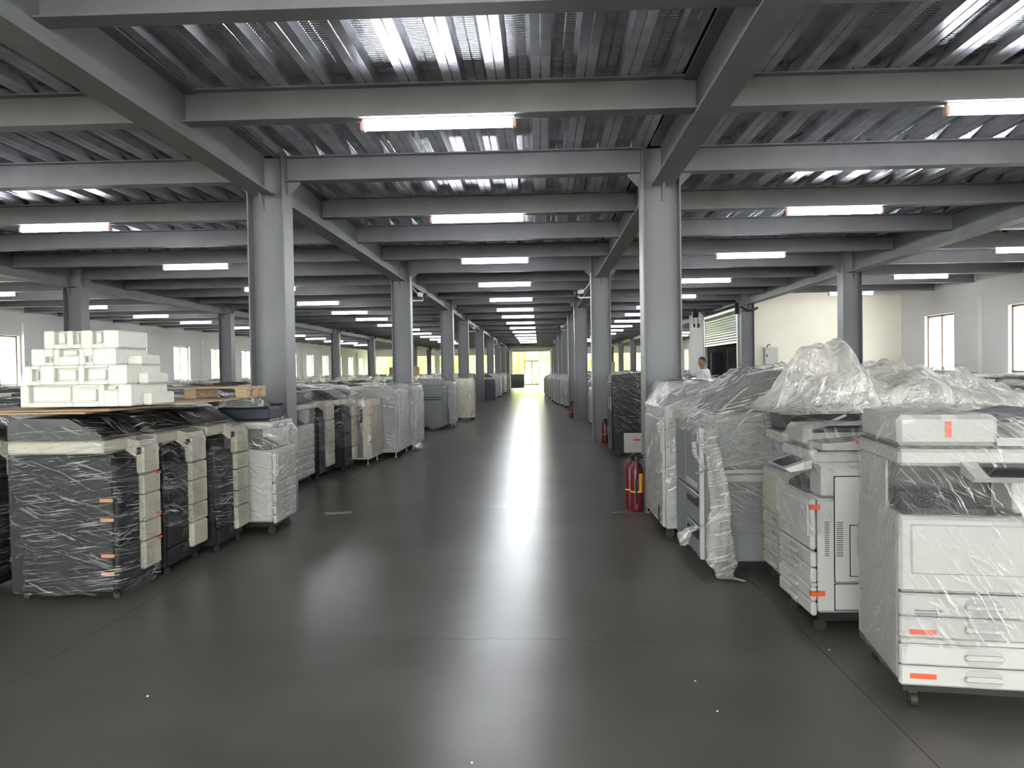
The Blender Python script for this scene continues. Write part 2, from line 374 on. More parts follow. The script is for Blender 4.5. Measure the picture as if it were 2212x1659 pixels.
def window(x, y, w, z0, z1, side):
    global nwin; nwin+=1
    o=put('window_%d'%nwin,None,None,(x,y,z0),0 if side>0 else math.pi,kind='structure'); h=z1-z0
    # local: opening in the local y/z plane, room on local -x side
    fr=MB()
    for a,b,c,d in ((-w/2,w/2,0,.05),(-w/2,w/2,h-.05,h),(-w/2,-w/2+.05,0,h),(w/2-.05,w/2,0,h),(-.03,.03,0,h)): fr.box(-.03,.03,a,b,c,d)
    put('window_frame',(fr,[M['bronze']]),o)
    for s in (-1,1): put('window_pane',(MB().box(-.004,.004,min(s*.03,s*(w/2-.05)),max(s*.03,s*(w/2-.05)),.05,h-.05),[M['glass']]),o)
    bar=MB()
    for k in range(1,5): bar.box(.10,.112,-w/2,w/2,h*k/5-.006,h*k/5+.006)
    for k in range(1,10): bar.box(.10,.112,-w/2+w*k/10-.004,-w/2+w*k/10+.004,0,h)
    put('window_grille',(bar,[M['whitepaint']]),o)
    put('window_sill',(MB().rbox(-.16,-.1,-w/2-.04,w/2+.04,-.03,.0,.005),[M['whitepaint']]),o)
for y in lw: window(WL-TH/2,y,1.56,1.24,2.78,-1)
for y in rw+rw2: window(WR+TH/2,y,1.52,1.25,2.83,1)
pl=[4.15,8.0,15.7,19.5,23.4,28.4,36.1,43.8,51.5,59.2,66.9]
k=0
for y in pl:
    k+=1; put('trim_%d'%k,(MB().rbox(WL,WL+.1,y-.2,y+.2,0,3.2,.006),[M['wall']]),kind='structure')
for y in (4.15,12.0,19.4):
    k+=1; put('trim_%d'%k,(MB().rbox(WR-.1,WR,y-.2,y+.2,0,3.2,.006),[M['wall']]),kind='structure')
# partition wall by the lift bay
put('wall_partition',(MB().box(XRR+.2,WR,23.42,23.62,0,ZD),[M['cream_wall']]),kind='structure')
sw=MB().box(6.12,6.36,28.62,31.0,0,ZD).box(6.12,WR,31.0,31.2,0,ZD); put('wall_stair',(sw,[M['wall']]),kind='structure')
put('wall_stair_back',(MB().box(6.12,WR,28.56,28.62,0,ZD),[mat('stair_wall',(.22,.21,.2),.8,0,.08,1)]),kind='structure')
d=put('door_2',(MB().rbox(7.02,7.72,28.5,28.55,.02,2.12,.005),[mat('grey_door',(.12,.12,.13),.5,0,.1,2)]),kind='structure')
df=MB().box(6.93,7.01,28.47,28.555,0,2.2).box(7.73,7.81,28.47,28.555,0,2.2).box(6.93,7.81,28.47,28.555,2.13,2.21)
put('door_frame',(df,[mat('stone_frame',(.34,.3,.27),.6)]),d)
put('door_handle',(MB().tube([(7.64,28.49,1.0),(7.64,28.45,1.0),(7.55,28.45,1.0)],.01,6),[M['chrome']]),d)
fholes=[(-15.6,-9.95,.9,2.95),(-9.5,-3.1,.9,2.95),(-2.6,1.05,.1,3.22),(1.5,6.1,.9,2.95),(6.5,10.6,.9,2.95)]
wall_with_holes_x('wall_front',Y0-.24,Y0,WL,WR,ZD+.08,fholes,M['wall'])
def ribbon(a,b,za,zb,yy,n=4):
    global nwin
    nwin+=1; o=put('window_%d'%nwin,None,None,((a+b)/2,yy,za),0,kind='structure'); w=b-a; h=zb-za
    fr=MB().box(-w/2,w/2,-.03,.03,0,.05).box(-w/2,w/2,-.03,.03,h-.05,h)
    for q in range(n+1): fr.box(-w/2+(w-.05)*q/n,-w/2+(w-.05)*q/n+.05,-.03,.03,0,h)
    put('window_frame',(fr,[M['alu']]),o)
    for q in range(n): put('window_pane',(MB().box(-w/2+(w-.05)*q/n+.05,-w/2+(w-.05)*(q+1)/n,-.004,.004,.05,h-.05),[M['glass']]),o)
for hh in fholes: ribbon(*hh,Y0-.12)
# end wall with ribbon glazing and entrance --------------------------
holes=[(-15.6,-9.95,1.05,2.95),(-9.5,-3.1,1.05,2.95),(-2.6,1.05,0,3.22),(1.5,6.1,1.05,2.95),(6.5,10.6,1.05,2.95)]
wall_with_holes_x('wall_end',Y1,Y1+.24,WL,WR,ZD+.08,holes,M['wall'])
for (a,b,za,zb) in holes:
    if za==0: continue
    ribbon(a,b,za,zb,Y1+.12)
d=put('door_1',None,None,(-.775,Y1+.12,0),0,kind='structure')
fr=MB()
for x in (-1.825,-.72,.78,1.775): fr.box(x,x+.05,-.04,.04,0,3.22)
fr.box(-1.825,1.825,-.04,.04,3.16,3.22).box(-.72,.83,-.04,.04,2.3,2.38).box(-1.825,-.72,-.04,.04,0,.06).box(.83,1.825,-.04,.04,0,.06)
put('door_frame',(fr,[M['alu']]),d)
for s in (-1,1):
    x0,x1=(-.66,.045) if s<0 else (.055,.76)
    lf=put('door_leaf',(MB().box(x0,x0+.07,-.03,.03,.01,2.29).box(x1-.07,x1,-.03,.03,.01,2.29).box(x0,x1,-.03,.03,.01,.12).box(x0,x1,-.03,.03,2.2,2.29),[M['alu']]),d)
    put('door_glass',(MB().box(x0+.07,x1-.07,-.004,.004,.12,2.2),[M['glass']]),lf)
    hx=.0 if s<0 else .1
    put('door_handle',(MB().tube([(hx,-.03,.9),(hx,-.08,.92),(hx,-.08,1.3),(hx,-.03,1.32)],.012,6),[M['chrome']]),lf)
for x0,x1,z0,z1 in ((-1.775,-.72,.06,3.16),(.83,1.775,.06,3.16),(-.67,.78,2.38,3.16)):
    put('window_pane',(MB().box(x0,x1,-.004,.004,z0,z1),[M['glass']]),d)

# outside -------------------------------------------------------------
put('ground_outside',(MB().box(-70,60,-40,140,-.5,-.31),[M['grass']]),kind='structure')
put('bounce_ground_outside',(MB().box(-34,30,-36,Y1+9,-.31,-.301),[M['bounce_grey']]),kind='structure')  # grey sheet added to keep green grass bounce off the ceiling
def leafcloud(mb, c, r, n, s=.22):
    for _ in range(n):
        while True:
            p=Vector((random.uniform(-1,1),random.uniform(-1,1),random.uniform(-1,1)))
            if .25<p.length<1: break
        q=Vector((c[0]+p.x*r[0],c[1]+p.y*r[1],c[2]+p.z*r[2]))
        a=Vector((random.uniform(-1,1),random.uniform(-1,1),random.uniform(-1,1))).normalized(); b=a.orthogonal().normalized()*s*random.uniform(.6,1.2); a=a*s*random.uniform(.6,1.2)
        mb.add([q-a*.5,q+b*.35,q+a*.5,q-b*.35],[(0,1,2,3)],0)
def tree(x,y,h,rad,label,mt,n=1500):
    o=thing('leafy_tree',(x,y,-.31),random.uniform(0,6),label,'tree','trees outside the windows')
    tk=MB().tube([(0,0,0),(.08,.05,h*.35),(-.05,.1,h*.7)],[.16,.12,.05],8)
    for q in range(4):
        w=q*1.6; tk.tube([(0,.03,h*(.3+.08*q)),(math.cos(w)*rad*.5,math.sin(w)*rad*.5,h*(.55+.08*q))],[.06,.02],6)
    put('trunk',(tk,[M['trunk']]),o)
    mb=MB(); leafcloud(mb,(0,0,h*.62),(rad,rad,h*.42),n); put('crown',(mb,[mt]),o,kind='stuff')
for i in range(16):
    x=-16+(i//2)*3.9+(i%2)*1.95; y=79+(i%2)*4.2; h=4.2+1.3*((i*7)%4)/3
    tree(x,y,h,1.7,'yellow-green tree beyond the glazed end wall',M['leaf'],2300)
for i in range(10):
    tree(-21.8-(i%2)*.4,36+i*6.2,5,2.5,'leafy tree outside the left wall windows',M['leaf2'] if i%3==1 else M['leaf'],1500)

# ------------------------------------------------------------------ steel frame
ORD=['first','second','third','fourth','fifth','sixth','seventh','eighth','ninth']
def bayname(y):
    k=sum(1 for c in COLY if c<=y+.05)
    if any(abs(y-c)<.05 for c in COLY): return 'at the %s column line past the foam stack'%ORD[k-1]
    if k==0: return 'before the first column line'
    if k==9: return 'between the last column line and the end wall'
    return 'between %s and %s columns past the foam stack'%(ORD[k-1],ORD[k])
def ibeam_x(L,b,h,tw=.012,tf=.014):
    pr=[(-b/2,0),(b/2,0),(b/2,tf),(tw/2,tf),(tw/2,h-tf),(b/2,h-tf),(b/2,h),(-b/2,h),(-b/2,h-tf),(-tw/2,h-tf),(-tw/2,tf),(-b/2,tf)]
    return MB().prism(pr,'x',-L/2,L/2).mesh('joist',[M['steel']])
def ibeam_y(L,b,h,tw=.014,tf=.018):
    pr=[(-b/2,0),(b/2,0),(b/2,tf),(tw/2,tf),(tw/2,h-tf),(b/2,h-tf),(b/2,h),(-b/2,h),(-b/2,h-tf),(-tw/2,h-tf),(-tw/2,tf),(-b/2,tf)]
    return MB().prism(pr,'y',0,L).mesh('girder',[M['steel']])
BX=[WL,XLL,XL,XR,XRR,WR]
BN=['left wall bay','wide left bay','aisle bay','right bay','right wall bay']
cache={}
for i in range(5):
    a,b=BX[i],BX[i+1]
    for y in PUR:
        atc=any(abs(y-c)<.05 for c in COLY)
        if i==4 and 23.3<y<31.1: continue
        da=0 if i==0 else (.197 if atc else .012); db=0 if i==4 else (.197 if atc else .012)
        L=b-a-da-db; key=(i,atc)
        if key not in cache: cache[key]=ibeam_x(L,.15,ZD-ZP)
        put('ceiling_joist',cache[key],None,((a+da+b-db)/2,y,ZP),None,'steel joist, '+BN[i]+', '+bayname(y),'beam','steel joists, '+BN[i]+', '+bayname(y))
ROWN={XLL:'far left row',XL:'left aisle row',XR:'right aisle row',XRR:'right wall row'}
YS=[Y0]+COLY+[Y1]
cache={}
for X in (XLL,XL,XR,XRR):
    for a,b in zip(YS[:-1],YS[1:]):
        da=0 if a==Y0 else .012; db=0 if b==Y1 else .165; 
        if a!=Y0: da=.165
        L=round(b-a-da-db,3)
        if L not in cache: cache[L]=(ibeam_y(L,.22,ZD-ZG-.004),)
        g=thing('ceiling_girder',(X,a+da,ZG),0,'steel girder, '+ROWN[X]+', '+bayname((a+b)/2),'girder')
        put('beam',cache[L][0],g)
        if b!=Y1: put('end_bracket',(MB().prism([(L-.012,-.002),(L-.16,-.002),(L-.012,-.16)],'x',-.007,.007) ,[M['steel']]),g)
def column_parts(o, H=ZD):
    put('web',(MB().box(-.183,.183,-.007,.007,0,H-.002),[M['steel2']]),o)
    for s in (-1,1): put('flange',(MB().rbox(min(s*.179,s*.195),max(s*.179,s*.195),-.15,.15,0,H-.002,.003),[M['steel2']]),o)
    put('base_plate',(MB().box(-.197,.197,-.152,.152,.0,.02),[M['steel2']]),o)
    for s in (-1,1): put('gusset',(MB().prism([(s*.196,ZP-.002),(s*.33,ZP-.002),(s*.33,ZP-.02),(s*.196,ZP-.16)],'y',-.006,.006),[M['steel2']]),o)
    put('stiffener',(MB().box(-.178,.178,-.01,.01,1.72,1.735).box(-.178,.178,-.01,.01,1.9,1.912),[M['steel2']]),o)
col0=None
for X in (XLL,XL,XR,XRR):
    for y in COLY:
        if col0 is None:
            col0=thing('steel_column',(X,y,0),0,'x','column'); column_parts(col0); o=col0
        else: o=copy_tree(col0); o.location=(X,y,0)
        o['label']='grey steel H column, %s past the foam stack, %s'%(ORD[COLY.index(y)],ROWN[X]); o['group']='steel columns, '+ROWN[X]; o['category']='column'
# ------------------------------------------------------------------ lamps
def lamp0():
    o=thing('tube_lamp',(0,0,0),0,'x','lamp')
    put('batten',(MB().rbox(-.61,.61,-.022,.022,-.022,-.001,.004),[M['whitepaint']]),o)
    put('lamp_diffuser',(MB().tube([(-.59,0,-.062),(.59,0,-.062)],.03,10),[M['tube']]),o)
    for s in (-1,1): put('end_cap',(MB().rbox(min(s*.586,s*.622),max(s*.586,s*.622),-.034,.034,-.094,-.022,.008),[M['cap']]),o)
    return o
LY=[-5.45,-1.55,2.3,6.075,9.925,13.775,17.625,21.475,25.067,28.4,32.25,36.1,39.95,43.8,47.65,51.5,55.35]
LX=[(-13.0,'left wall bay'),(-6.28,'wide left bay'),(-.78,'aisle bay'),(3.8,'right bay'),(8.68,'right wall bay')]
l0=None
for X,wh in LX:
    for y in LY:
        if X>8 and 23<y<31.5: continue
        if l0 is None: o=l0=lamp0()
        else: o=copy_tree(l0)
        o.location=(X,y,ZP); o['label']='tube lamp, %s, %s'%(wh,bayname(y)); o['group']='tube lamps, '+wh+', '+bayname(y); o['category']='lamp'
# ------------------------------------------------------------------ stretch film shells
def interp(prof, z):
    if z<=prof[0][0]: return prof[0][1:]
    for a,b in zip(prof[:-1],prof[1:]):
        if z<=b[0]:
            t=(z-a[0])/max(1e-6,b[0]-a[0]); return tuple(a[k]+(b[k]-a[k])*t for k in range(1,5))
    return prof[-1][1:]
def film_mesh(prof, seed, mt, zlow=None, nu=64, nv=24, nc=7, amp=.016, cap=.035, off=.018, crown=None, bag=0.0):
    # prof: [(z, x0,x1,y0,y1)...] hull of the wrapped machine; crown(x,y)->extra height on top
    mb=MB(); V=[]; F=[]; sd=Vector((seed*7.3,seed*3.1,seed*1.9))
    zt=prof[-1][0]
    per=[]
    for i in range(nu):
        t=4*i/nu; s=int(t); q=t-s
        q=.5-.5*math.cos(math.pi*q)*.9/1.0 if False else q
        per.append([( -1+2*q,-1),(1,-1+2*q),(1-2*q,1),(-1,1-2*q)][s])
    def pos(p, rect, shrink=1.0):
        x0,x1,y0,y1=rect
        cx,cy_=(x0+x1)/2,(y0+y1)/2; ax,ay=(x1-x0)/2+off,(y1-y0)/2+off
        k=max(abs(p[0]),abs(p[1])); l=math.hypot(*p); rr=1-.06*max(0,(l-1)/.414)**2*1.0
        return cx+p[0]*ax*shrink*rr, cy_+p[1]*ay*shrink*rr, p[0]*ay, p[1]*ax
    for j in range(nv+1):
        for p in per:
            x,y,_,_=pos(p,prof[0][1:])
            zl=(zlow(x,y) if zlow else prof[0][0])+.02*noise.noise(Vector((x*5,y*5,seed)))
            z=zl+(zt-zl)*(j/nv)
            x,y,_,_=pos(p,interp(prof,z))
            n=Vector((p[0],p[1],0)).normalized(); P=Vector((x,y,z))
            dd=amp*noise.noise(P*4+sd)+amp*.7*noise.noise(Vector((P.x*9+P.y*9,P.z*26,seed)))+amp*.5*noise.noise(P*23+sd)
            dd+=bag*max(0,noise.noise(P*2.2+sd*2))
            x+=n.x*dd; y+=n.y*dd
            if j==nv: z+=.3*cap*noise.noise(P*9+sd)
            V.append((x,y,z))
    for j in range(nv):
        for i in range(nu): F.append((j*nu+i,j*nu+(i+1)%nu,(j+1)*nu+(i+1)%nu,(j+1)*nu+i))
    b=nv*nu
    for k in range(1,nc+1):
        s=1-k/nc*.97
        for p in per:
            x,y,_,_=pos(p,prof[-1][1:],s); P=Vector((x,y,zt))
            z=zt+off*.6*(1-s)+cap*(noise.noise(P*5+sd)+.6*noise.noise(P*13+sd))*(1-s**4)+(crown(x,y)*(1-s**3) if crown else 0)
            V.append((x,y,z))
        for i in range(nu): F.append((b+i,b+(i+1)%nu,b+nu+(i+1)%nu,b+nu+i))
        b+=nu
    V.append((sum(v[0] for v in V[-nu:])/nu,sum(v[1] for v in V[-nu:])/nu,sum(v[2] for v in V[-nu:])/nu))
    for i in range(nu): F.append((b+i,b+(i+1)%nu,len(V)-1))
    return mb.add(V,F,0,True).mesh('plastic_wrap',[mt])
def casters(o, w, d, h=.06, ins=.07):
    for sx in (-1,1):
        for sy in (-1,1):
            mb=MB(); x,y=sx*(w/2-ins),sy*(d/2-ins); rr=h*.42
            mb.tube([(x-.014,y,rr),(x+.014,y,rr)],rr,10).box(x-.018,x+.018,y-.012,y+.012,rr,h+.006)
            put('caster',(mb,[M['rubber']]),o)
def tape(o, x0,x1,y0,y1,z0,z1, m='tape'): put('tape_strip',(MB().box(x0,x1,y0,y1,z0,z1),[M[m]]),o)
# ------------------------------------------------------------------ machine kinds (local: front at -y, x across)
def dark_copier(loc, rotz, w, d, label, seed, h=1.22, filmm_='film', zl=.1, body='charcoal', ncream=.44, tapes=True, group=None, wrap=True):
    o=thing('copier',loc,rotz,label,'copier',group); W2=w/2; D2=d/2; B=M[body]
    zs=h-.24
    xc=W2-ncream*w      # cream column starts here
    put('body',(MB().rbox(-W2,W2,-D2+.05,D2,.05,zs-.16,.012).rbox(-W2,W2,-D2+.2,D2,zs-.161,zs,.01),[B]),o)
    put('side_panel',(MB().rbox(-W2-.006,-W2+.004,-D2+.05,D2-.02,.06,zs-.02,.004),[B]),o)
    put('exit_tray',(MB().prism([(-D2+.06,zs-.16),(-D2+.3,zs-.16),(-D2+.3,zs-.06)],'x',-W2+.03,xc-.02),[M['black']]),o)
    sc=put('scanner_unit',(MB().rbox(-W2-.004,W2+.002,-D2+.1,D2,zs,zs+.085,.012),[M['cream']]),o)
    for q in range(4): put('screw',(MB().tube([(-W2-.004,-D2+.12+q*.17,zs+.045),(-W2-.008,-D2+.12+q*.17,zs+.045)],.008,8),[M['lightgrey']]),sc)
    lid=MB().prism([(-D2+.12,zs+.087),(D2,zs+.087),(D2,h-.02),(D2-.1,h),(-D2+.34,h-.005),(-D2+.12,zs+.11)],'x',-W2+.01,W2-.01)
    put('document_feeder',(lid,[M['black']]),o)
    put('frame_arm',(MB().prism([(-D2-.012,zs-.02),(-D2+.02,zs+.06),(-D2+.12,zs+.084),(-D2+.12,zs-.0),(-D2+.05,zs-.05)],'x',xc,W2),[M['cream']]),o)
    # cream column of door and drawer fronts
    zb=[.13,.33,.47,.66,.80,zs+.03]
    for q in range(5):
        put('drawer_front',(MB().rbox(xc,W2,-D2-.012,-D2+.05,zb[q]+.003,zb[q+1]-.003,.014 if q in(0,4) else .006),[M['cream']]),o)
    # dark drawers left of it with grip recesses
    zd=[.07,.2,.36,.55,zs-.17]
    for q in range(4):
        dr=put('drawer',(MB().rbox(-W2+.012,xc-.006,-D2+.02,-D2+.05,zd[q]+.003,zd[q+1]-.003,.006),[B]),o)
        if q<3: put('handle',(MB().box(xc-.13,xc-.04,-D2+.0185,-D2+.021,zd[q]+.05,zd[q]+.1).rbox(xc-.13,xc-.04,-D2+.008,-D2+.022,zd[q]+.095,zd[q]+.11,.003),[M['black']]),dr)
    casters(o,w,d,.055)
    if tapes:
        for z in (.17,.29,.53,.66): tape(o,-W2-.009,-W2+.0,-D2+.045,-D2+.13,z,z+.022,'tape2')
        for z in (.31,.49,.78): tape(o,W2-.06,W2+.002,-D2-.016,-D2-.011,z,z+.018)
    if wrap: put('plastic_wrap',film_mesh([(zl,-W2,W2,-D2,D2),(zs-.0,-W2,W2,-D2-.01,D2),(zs+.06,-W2,W2,-D2+.02,D2),(h-.01,-W2+.03,W2-.03,-D2+.3,D2)],seed,M[filmm_],bag=.0),o)
    return o
def handle(dr, x, y, z, w=.15, mt='white'):
    # moulded drawer pull: flat grey patch painted as the recess shade, bar across it
    n=14; pr=[(x+w/2*math.copysign(abs(math.cos(a))**.5,math.cos(a)),z+.036*math.copysign(abs(math.sin(a))**.6,math.sin(a))) for a in [2*math.pi*k/n for k in range(n)]]
    put('recess_shade',(MB().prism(pr,'y',y-.0015,y+.004),[M['lightgrey']]),dr)
    put('handle',(MB().rbox(x-w/2,x+w/2,y-.018,y+.002,z-.012,z+.012,.007),[M[mt]]),dr)
def white_copier(loc, rotz, w, d, label, seed, h=1.29, filmk='filmw', zlow=None, mt='white', side=True, group=None, wrap=True, prof=None, adf='white', zb0=.12, panel=True):
    o=thing('copier',loc,rotz,label,'copier',group); W2=w/2; D2=d/2; A=M[mt]; f=h/1.29
    z=[.115,.204,.298,.32,.415,.517,.6,.845,1.06,1.142,1.287]; z=[q*f for q in z]
    fy=-D2
    put('body',(MB().rbox(-W2,W2,fy+.035,D2,zb0,z[7],.016).box(-W2+.02,W2,fy+.26,D2,z[7],z[8]).rbox(W2-.19,W2,fy+.06,fy+.27,z[7]+.01,z[8],.01),[A]),o)
    put('base',(MB().box(-W2+.03,W2-.03,fy+.06,D2-.02,.07,zb0),[M['black']]),o)
    put('exit_cavity',(MB().box(-W2+.03,W2-.2,fy+.252,fy+.2585,z[7]+.01,z[8]-.006).box(-W2+.03,W2-.2,fy+.05,fy+.255,z[7]+.001,z[7]+.006),[M['black']]),o)
    put('exit_tray',(MB().prism([(fy+.05,z[7]+.008),(fy+.25,z[7]+.008),(fy+.25,z[7]+.09),(fy+.18,z[7]+.1),(fy+.05,z[7]+.03)],'x',-W2+.05,W2-.3),[M['charcoal']]),o)
    fd=put('front_door',(MB().rbox(-W2,W2,fy,fy+.034,z[5]+.003,z[7],.014),[A]),o)
    put('door_panel',(MB().rbox(-W2+.045,W2-.03,fy-.008,fy+.006,z[6],z[7]-.03,.008),[A]),fd)
    for q,(a,b) in enumerate(((z[0],z[1]),(z[1],z[2]),(z[3],z[4]),(z[4],z[5]))):
        dr=put('drawer',(MB().rbox(-W2,W2,fy,fy+.034,a+.002,b-.002,.009),[A]),o); handle(dr,0.0,fy,(a+b)/2)
    put('gap_backing',(MB().box(-W2+.006,W2-.006,fy+.0335,fy+.0348,z[0]+.004,z[7]-.01),[M['seam']]),o)
    put('trim_band',(MB().rbox(-W2+.004,W2-.004,fy+.006,fy+.034,z[2],z[3],.004),[A]),o)
    put('scanner_unit',(MB().rbox(-W2+.005,W2,fy+.02,D2,z[8],z[9]-.01,.014),[A]),o)
    put('document_feeder',(MB().rbox(-W2+.01,W2-.25,fy+.05,D2-.05,z[9],z[10]-.01,.02).prism([(fy+.07,z[9]),(D2-.05,z[9]),(D2-.05,z[9]+.07),(fy+.07,z[9]+.035)],'x',W2-.249,W2-.005),[M[adf]]),o)
    put('feeder_tray',(MB().prism([(W2-.28,z[10]-.06),(W2-.02,z[10]-.01),(W2-.02,z[10]+.004),(W2-.28,z[10]-.045)],'y',fy+.1,D2-.1),[M['charcoal']]),o)
    put('platen_lid',(MB().box(-W2+.006,W2-.002,fy+.04,D2-.04,z[9]-.0095,z[9]-.001),[M['black']]),o)
    if panel:
        cp=put('control_panel',(MB().prism([(fy-.13,z[8]-.03),(fy+.02,z[8]+.02),(fy+.02,z[8]-.03),(fy-.1,z[8]-.05)],'x',-.08,W2-.03),[A]),o)
        put('touch_screen',(MB().prism([(fy-.12,z[8]-.022),(fy+.0,z[8]+.017),(fy+.0,z[8]+.011),(fy-.12,z[8]-.028)],'x',-.02,W2-.1),[M['screen']]),cp)
    if side:
        x=W2
        put('door_gap',(MB().box(x-.001,x+.002,fy+.125,D2-.015,.325*f,z[7]+.125),[M['seam']]),o); put('door_gap',(MB().box(x-.001,x+.002,fy+.125,D2-.015,zb0+.015,.32*f),[M['seam']]),o)
        sd=put('side_door',(MB().rbox(x,x+.014,fy+.13,D2-.02,.33*f,z[7]+.12,.006),[A]),o)
        put('bypass_door',(MB().rbox(x+.0135,x+.02,fy+.21,D2-.05,.37*f,.68*f,.004),[A]),sd)
        put('bypass_line',(MB().box(x+.013,x+.0152,fy+.205,D2-.045,.365*f,.685*f),[M['seam']]),sd)
        put('grip',(MB().rbox(x+.0155,x+.023,fy+.26,fy+.34,.655*f,.682*f,.003),[M['lightgrey']]),sd)
        put('latch',(MB().rbox(x+.013,x+.018,fy+.28,fy+.37,.82*f,.88*f,.003).box(x+.0135,x+.0185,fy+.285,fy+.365,.825*f,.853*f),[M['lightgrey']]),sd)
        vn=MB()
        for q in range(18): vn.box(x-.001,x+.001,fy+.075,fy+.1,.49*f+q*.011,.494*f+q*.011).box(x+.0132,x+.0152,fy+.135,fy+.17,.49*f+q*.011,.494*f+q*.011)
        put('vent_slots',(vn,[M['seam']]),o,kind='stuff')
        ld=put('lower_side_door',(MB().rbox(x,x+.012,fy+.13,D2-.02,zb0+.02,.315*f,.005),[A]),o)
        put('grip',(MB().rbox(x+.011,x+.02,fy+.28,fy+.38,.275*f,.3*f,.003),[M['lightgrey']]),ld)
    casters(o,w,d,.08)
    if wrap:
        pf=prof or [(.12,-W2,W2,fy,D2),(z[8]-.06,-W2,W2,fy-.02,D2),(z[9],-W2,W2,fy-.02,D2),(h-.01,-W2+.02,W2-.02,fy+.08,D2-.05)]
        put('plastic_wrap',film_mesh(pf,seed,M[filmk],zlow=zlow,nv=28,amp=.014),o)
    return o
def cabinet_unit(loc, rotz, w, d, h, label, seed, mt='lightgrey', filmk='film6', zl=.16, name='finisher_unit', cat='finisher', doors=2, group=None, slope=0, wrap=True, amp=.02, crown=None, feet=True):
    o=thing(name,loc,rotz,label,cat,group); W2=w/2; D2=d/2
    put('body',(MB().prism([(-D2+.03,.09),(D2,.09),(D2,h),(-D2+.03,h-slope)],'x',-W2,W2),[M[mt]]),o)
    for q in range(doors):
        a=-W2+w*q/doors; b=-W2+w*(q+1)/doors
        dd=put('front_panel',(MB().rbox(a+.003,b-.003,-D2,-D2+.028,.1,h-slope-.12,.008),[M[mt]]),o)
        put('handle',(MB().rbox(b-.05,b-.03,-D2-.012,-D2+.002,h*.55,h*.7,.004),[M['lightgrey']]),dd)
    put('top_cover',(MB().rbox(-W2-.004,W2+.004,-D2+.02,D2+.004,h-slope-.115,h-slope-.02,.01),[M[mt]]),o)
    if feet:
        for sx in (-1,1):
            for sy in (-1,1):
                x,y=sx*(W2-.07),sy*(D2-.08); put('levelling_foot',(MB().tube([(x,y,.012),(x,y,.095)],.009,8).tube([(x,y,0),(x,y,.014)],.024,10),[M['chrome']]),o)
    else: casters(o,w,d,.095)
    if wrap: put('plastic_wrap',film_mesh([(zl,-W2,W2,-D2,D2),(h-slope-.02,-W2,W2,-D2,D2),(h+.01,-W2+.03,W2-.03,-D2+.1,D2)],seed,M[filmk],amp=amp,crown=crown,nv=28),o)
    return o
def L_(fx,y0,y1,d): return (fx-d/2,(y0+y1)/2,0), math.pi/2, y1-y0-.02, d
def R_(fx,y0,y1,d): return (fx+d/2,(y0+y1)/2,0), -math.pi/2, y1-y0-.02, d

# ------------------------------------------------------------------ left side of the aisle
l,r,w,d=L_(-3.74,4.88,5.5,.75); dark_copier(l,r,w,d,'dark copier standing behind the wrapped copier under the foam stack',3)
l,r,w,d=L_(-2.8,4.92,5.46,.76); dark_copier(l,r,w,d,'charcoal copier with a wide dark side panel carrying four amber tape strips',1,zl=.04)
l,r,w,d=L_(-2.76,5.53,6.15,.78); dark_copier(l,r,w,d,'charcoal copier with bare lower drawers, beside the copier with amber side tapes',2,filmm_='film2',zl=.36,tapes=False)
l,r,w,d=L_(-2.68,6.22,6.83,.8); dark_copier(l,r,w,d,'charcoal copier with cream front column, next to the white wrapped copier by the column',4,filmm_='film',zl=.22,tapes=False)
l,r,w,d=L_(-2.45,6.9,7.5,.6); white_copier(l,r,w,d,'white copier with navy cavity in a tall crumpled film hood beside the nearest left column',5,h=1.2,filmk='film3',mt='offwhite',adf='navy',side=False,panel=False,
    prof=[(.16,-.29,.29,-.3,.3),(.95,-.29,.29,-.33,.3),(1.0,-.28,.28,-.3,.3),(1.27,-.14,.1,.0,.25)])
l,r,w,d=L_(-3.13,8.95,9.62,.7); white_copier(l,r,w,d,'white wrapped copier with dark feeder just past the nearest left column',6,h=1.25,mt='offwhite',adf='charcoal',side=False,panel=False)
l,r,w,d=L_(-3.13,9.68,10.4,.7); white_copier(l,r,w,d,'off-white copier with tall plain front beside two charcoal copiers',7,h=1.22,mt='offwhite',adf='charcoal',side=False,panel=False,filmk='filmw')
l,r,w,d=L_(-3.08,10.48,11.22,.75); dark_copier(l,r,w,d,'charcoal copier with a wide cream front column and a film tail touching the floor',8,zl=.4,tapes=False,ncream=.55,h=1.24)
l,r,w,d=L_(-2.93,11.28,12.0,.72); dark_copier(l,r,w,d,'charcoal copier with a narrow cream column beside the peaked cream finisher',9,zl=.35,tapes=False,ncream=.34,h=1.24,filmm_='film2')
l,r,w,d=L_(-2.72,12.1,12.95,.62)
o=cabinet_unit(l,r,w,d,1.08,'cream finisher on metal feet under film drawn up to a point',10,mt='cream',filmk='film5',zl=.12,doors=1,crown=lambda x,y:.1*max(0,1-math.hypot(x+.25,y+.12)/.22),slope=.03)
put('back_cover',(MB().rbox(-w/2-.01,-w/2+.01,-d/2+.14,d/2-.01,.12,.95,.006),[M['navy']]),o)
for z in (.36,.62,.8): tape(o,-w/2-.012,-w/2+.05,-d/2-.004,-d/2+.03,z,z+.022)
l,r,w,d=L_(-2.45,13.08,14.28,.85); cabinet_unit(l,r,w,d,1.24,'broad grey machine shrouded in shiny silver film before the second left column',11,mt='lightgrey',slope=.05,filmk='film6')
l,r,w,d=L_(-2.36,14.34,15.36,.7); cabinet_unit(l,r,w,d,1.26,'narrower silver film wrapped machine at the foot of the second left column',12,mt='lightgrey',slope=.05,filmk='film6')
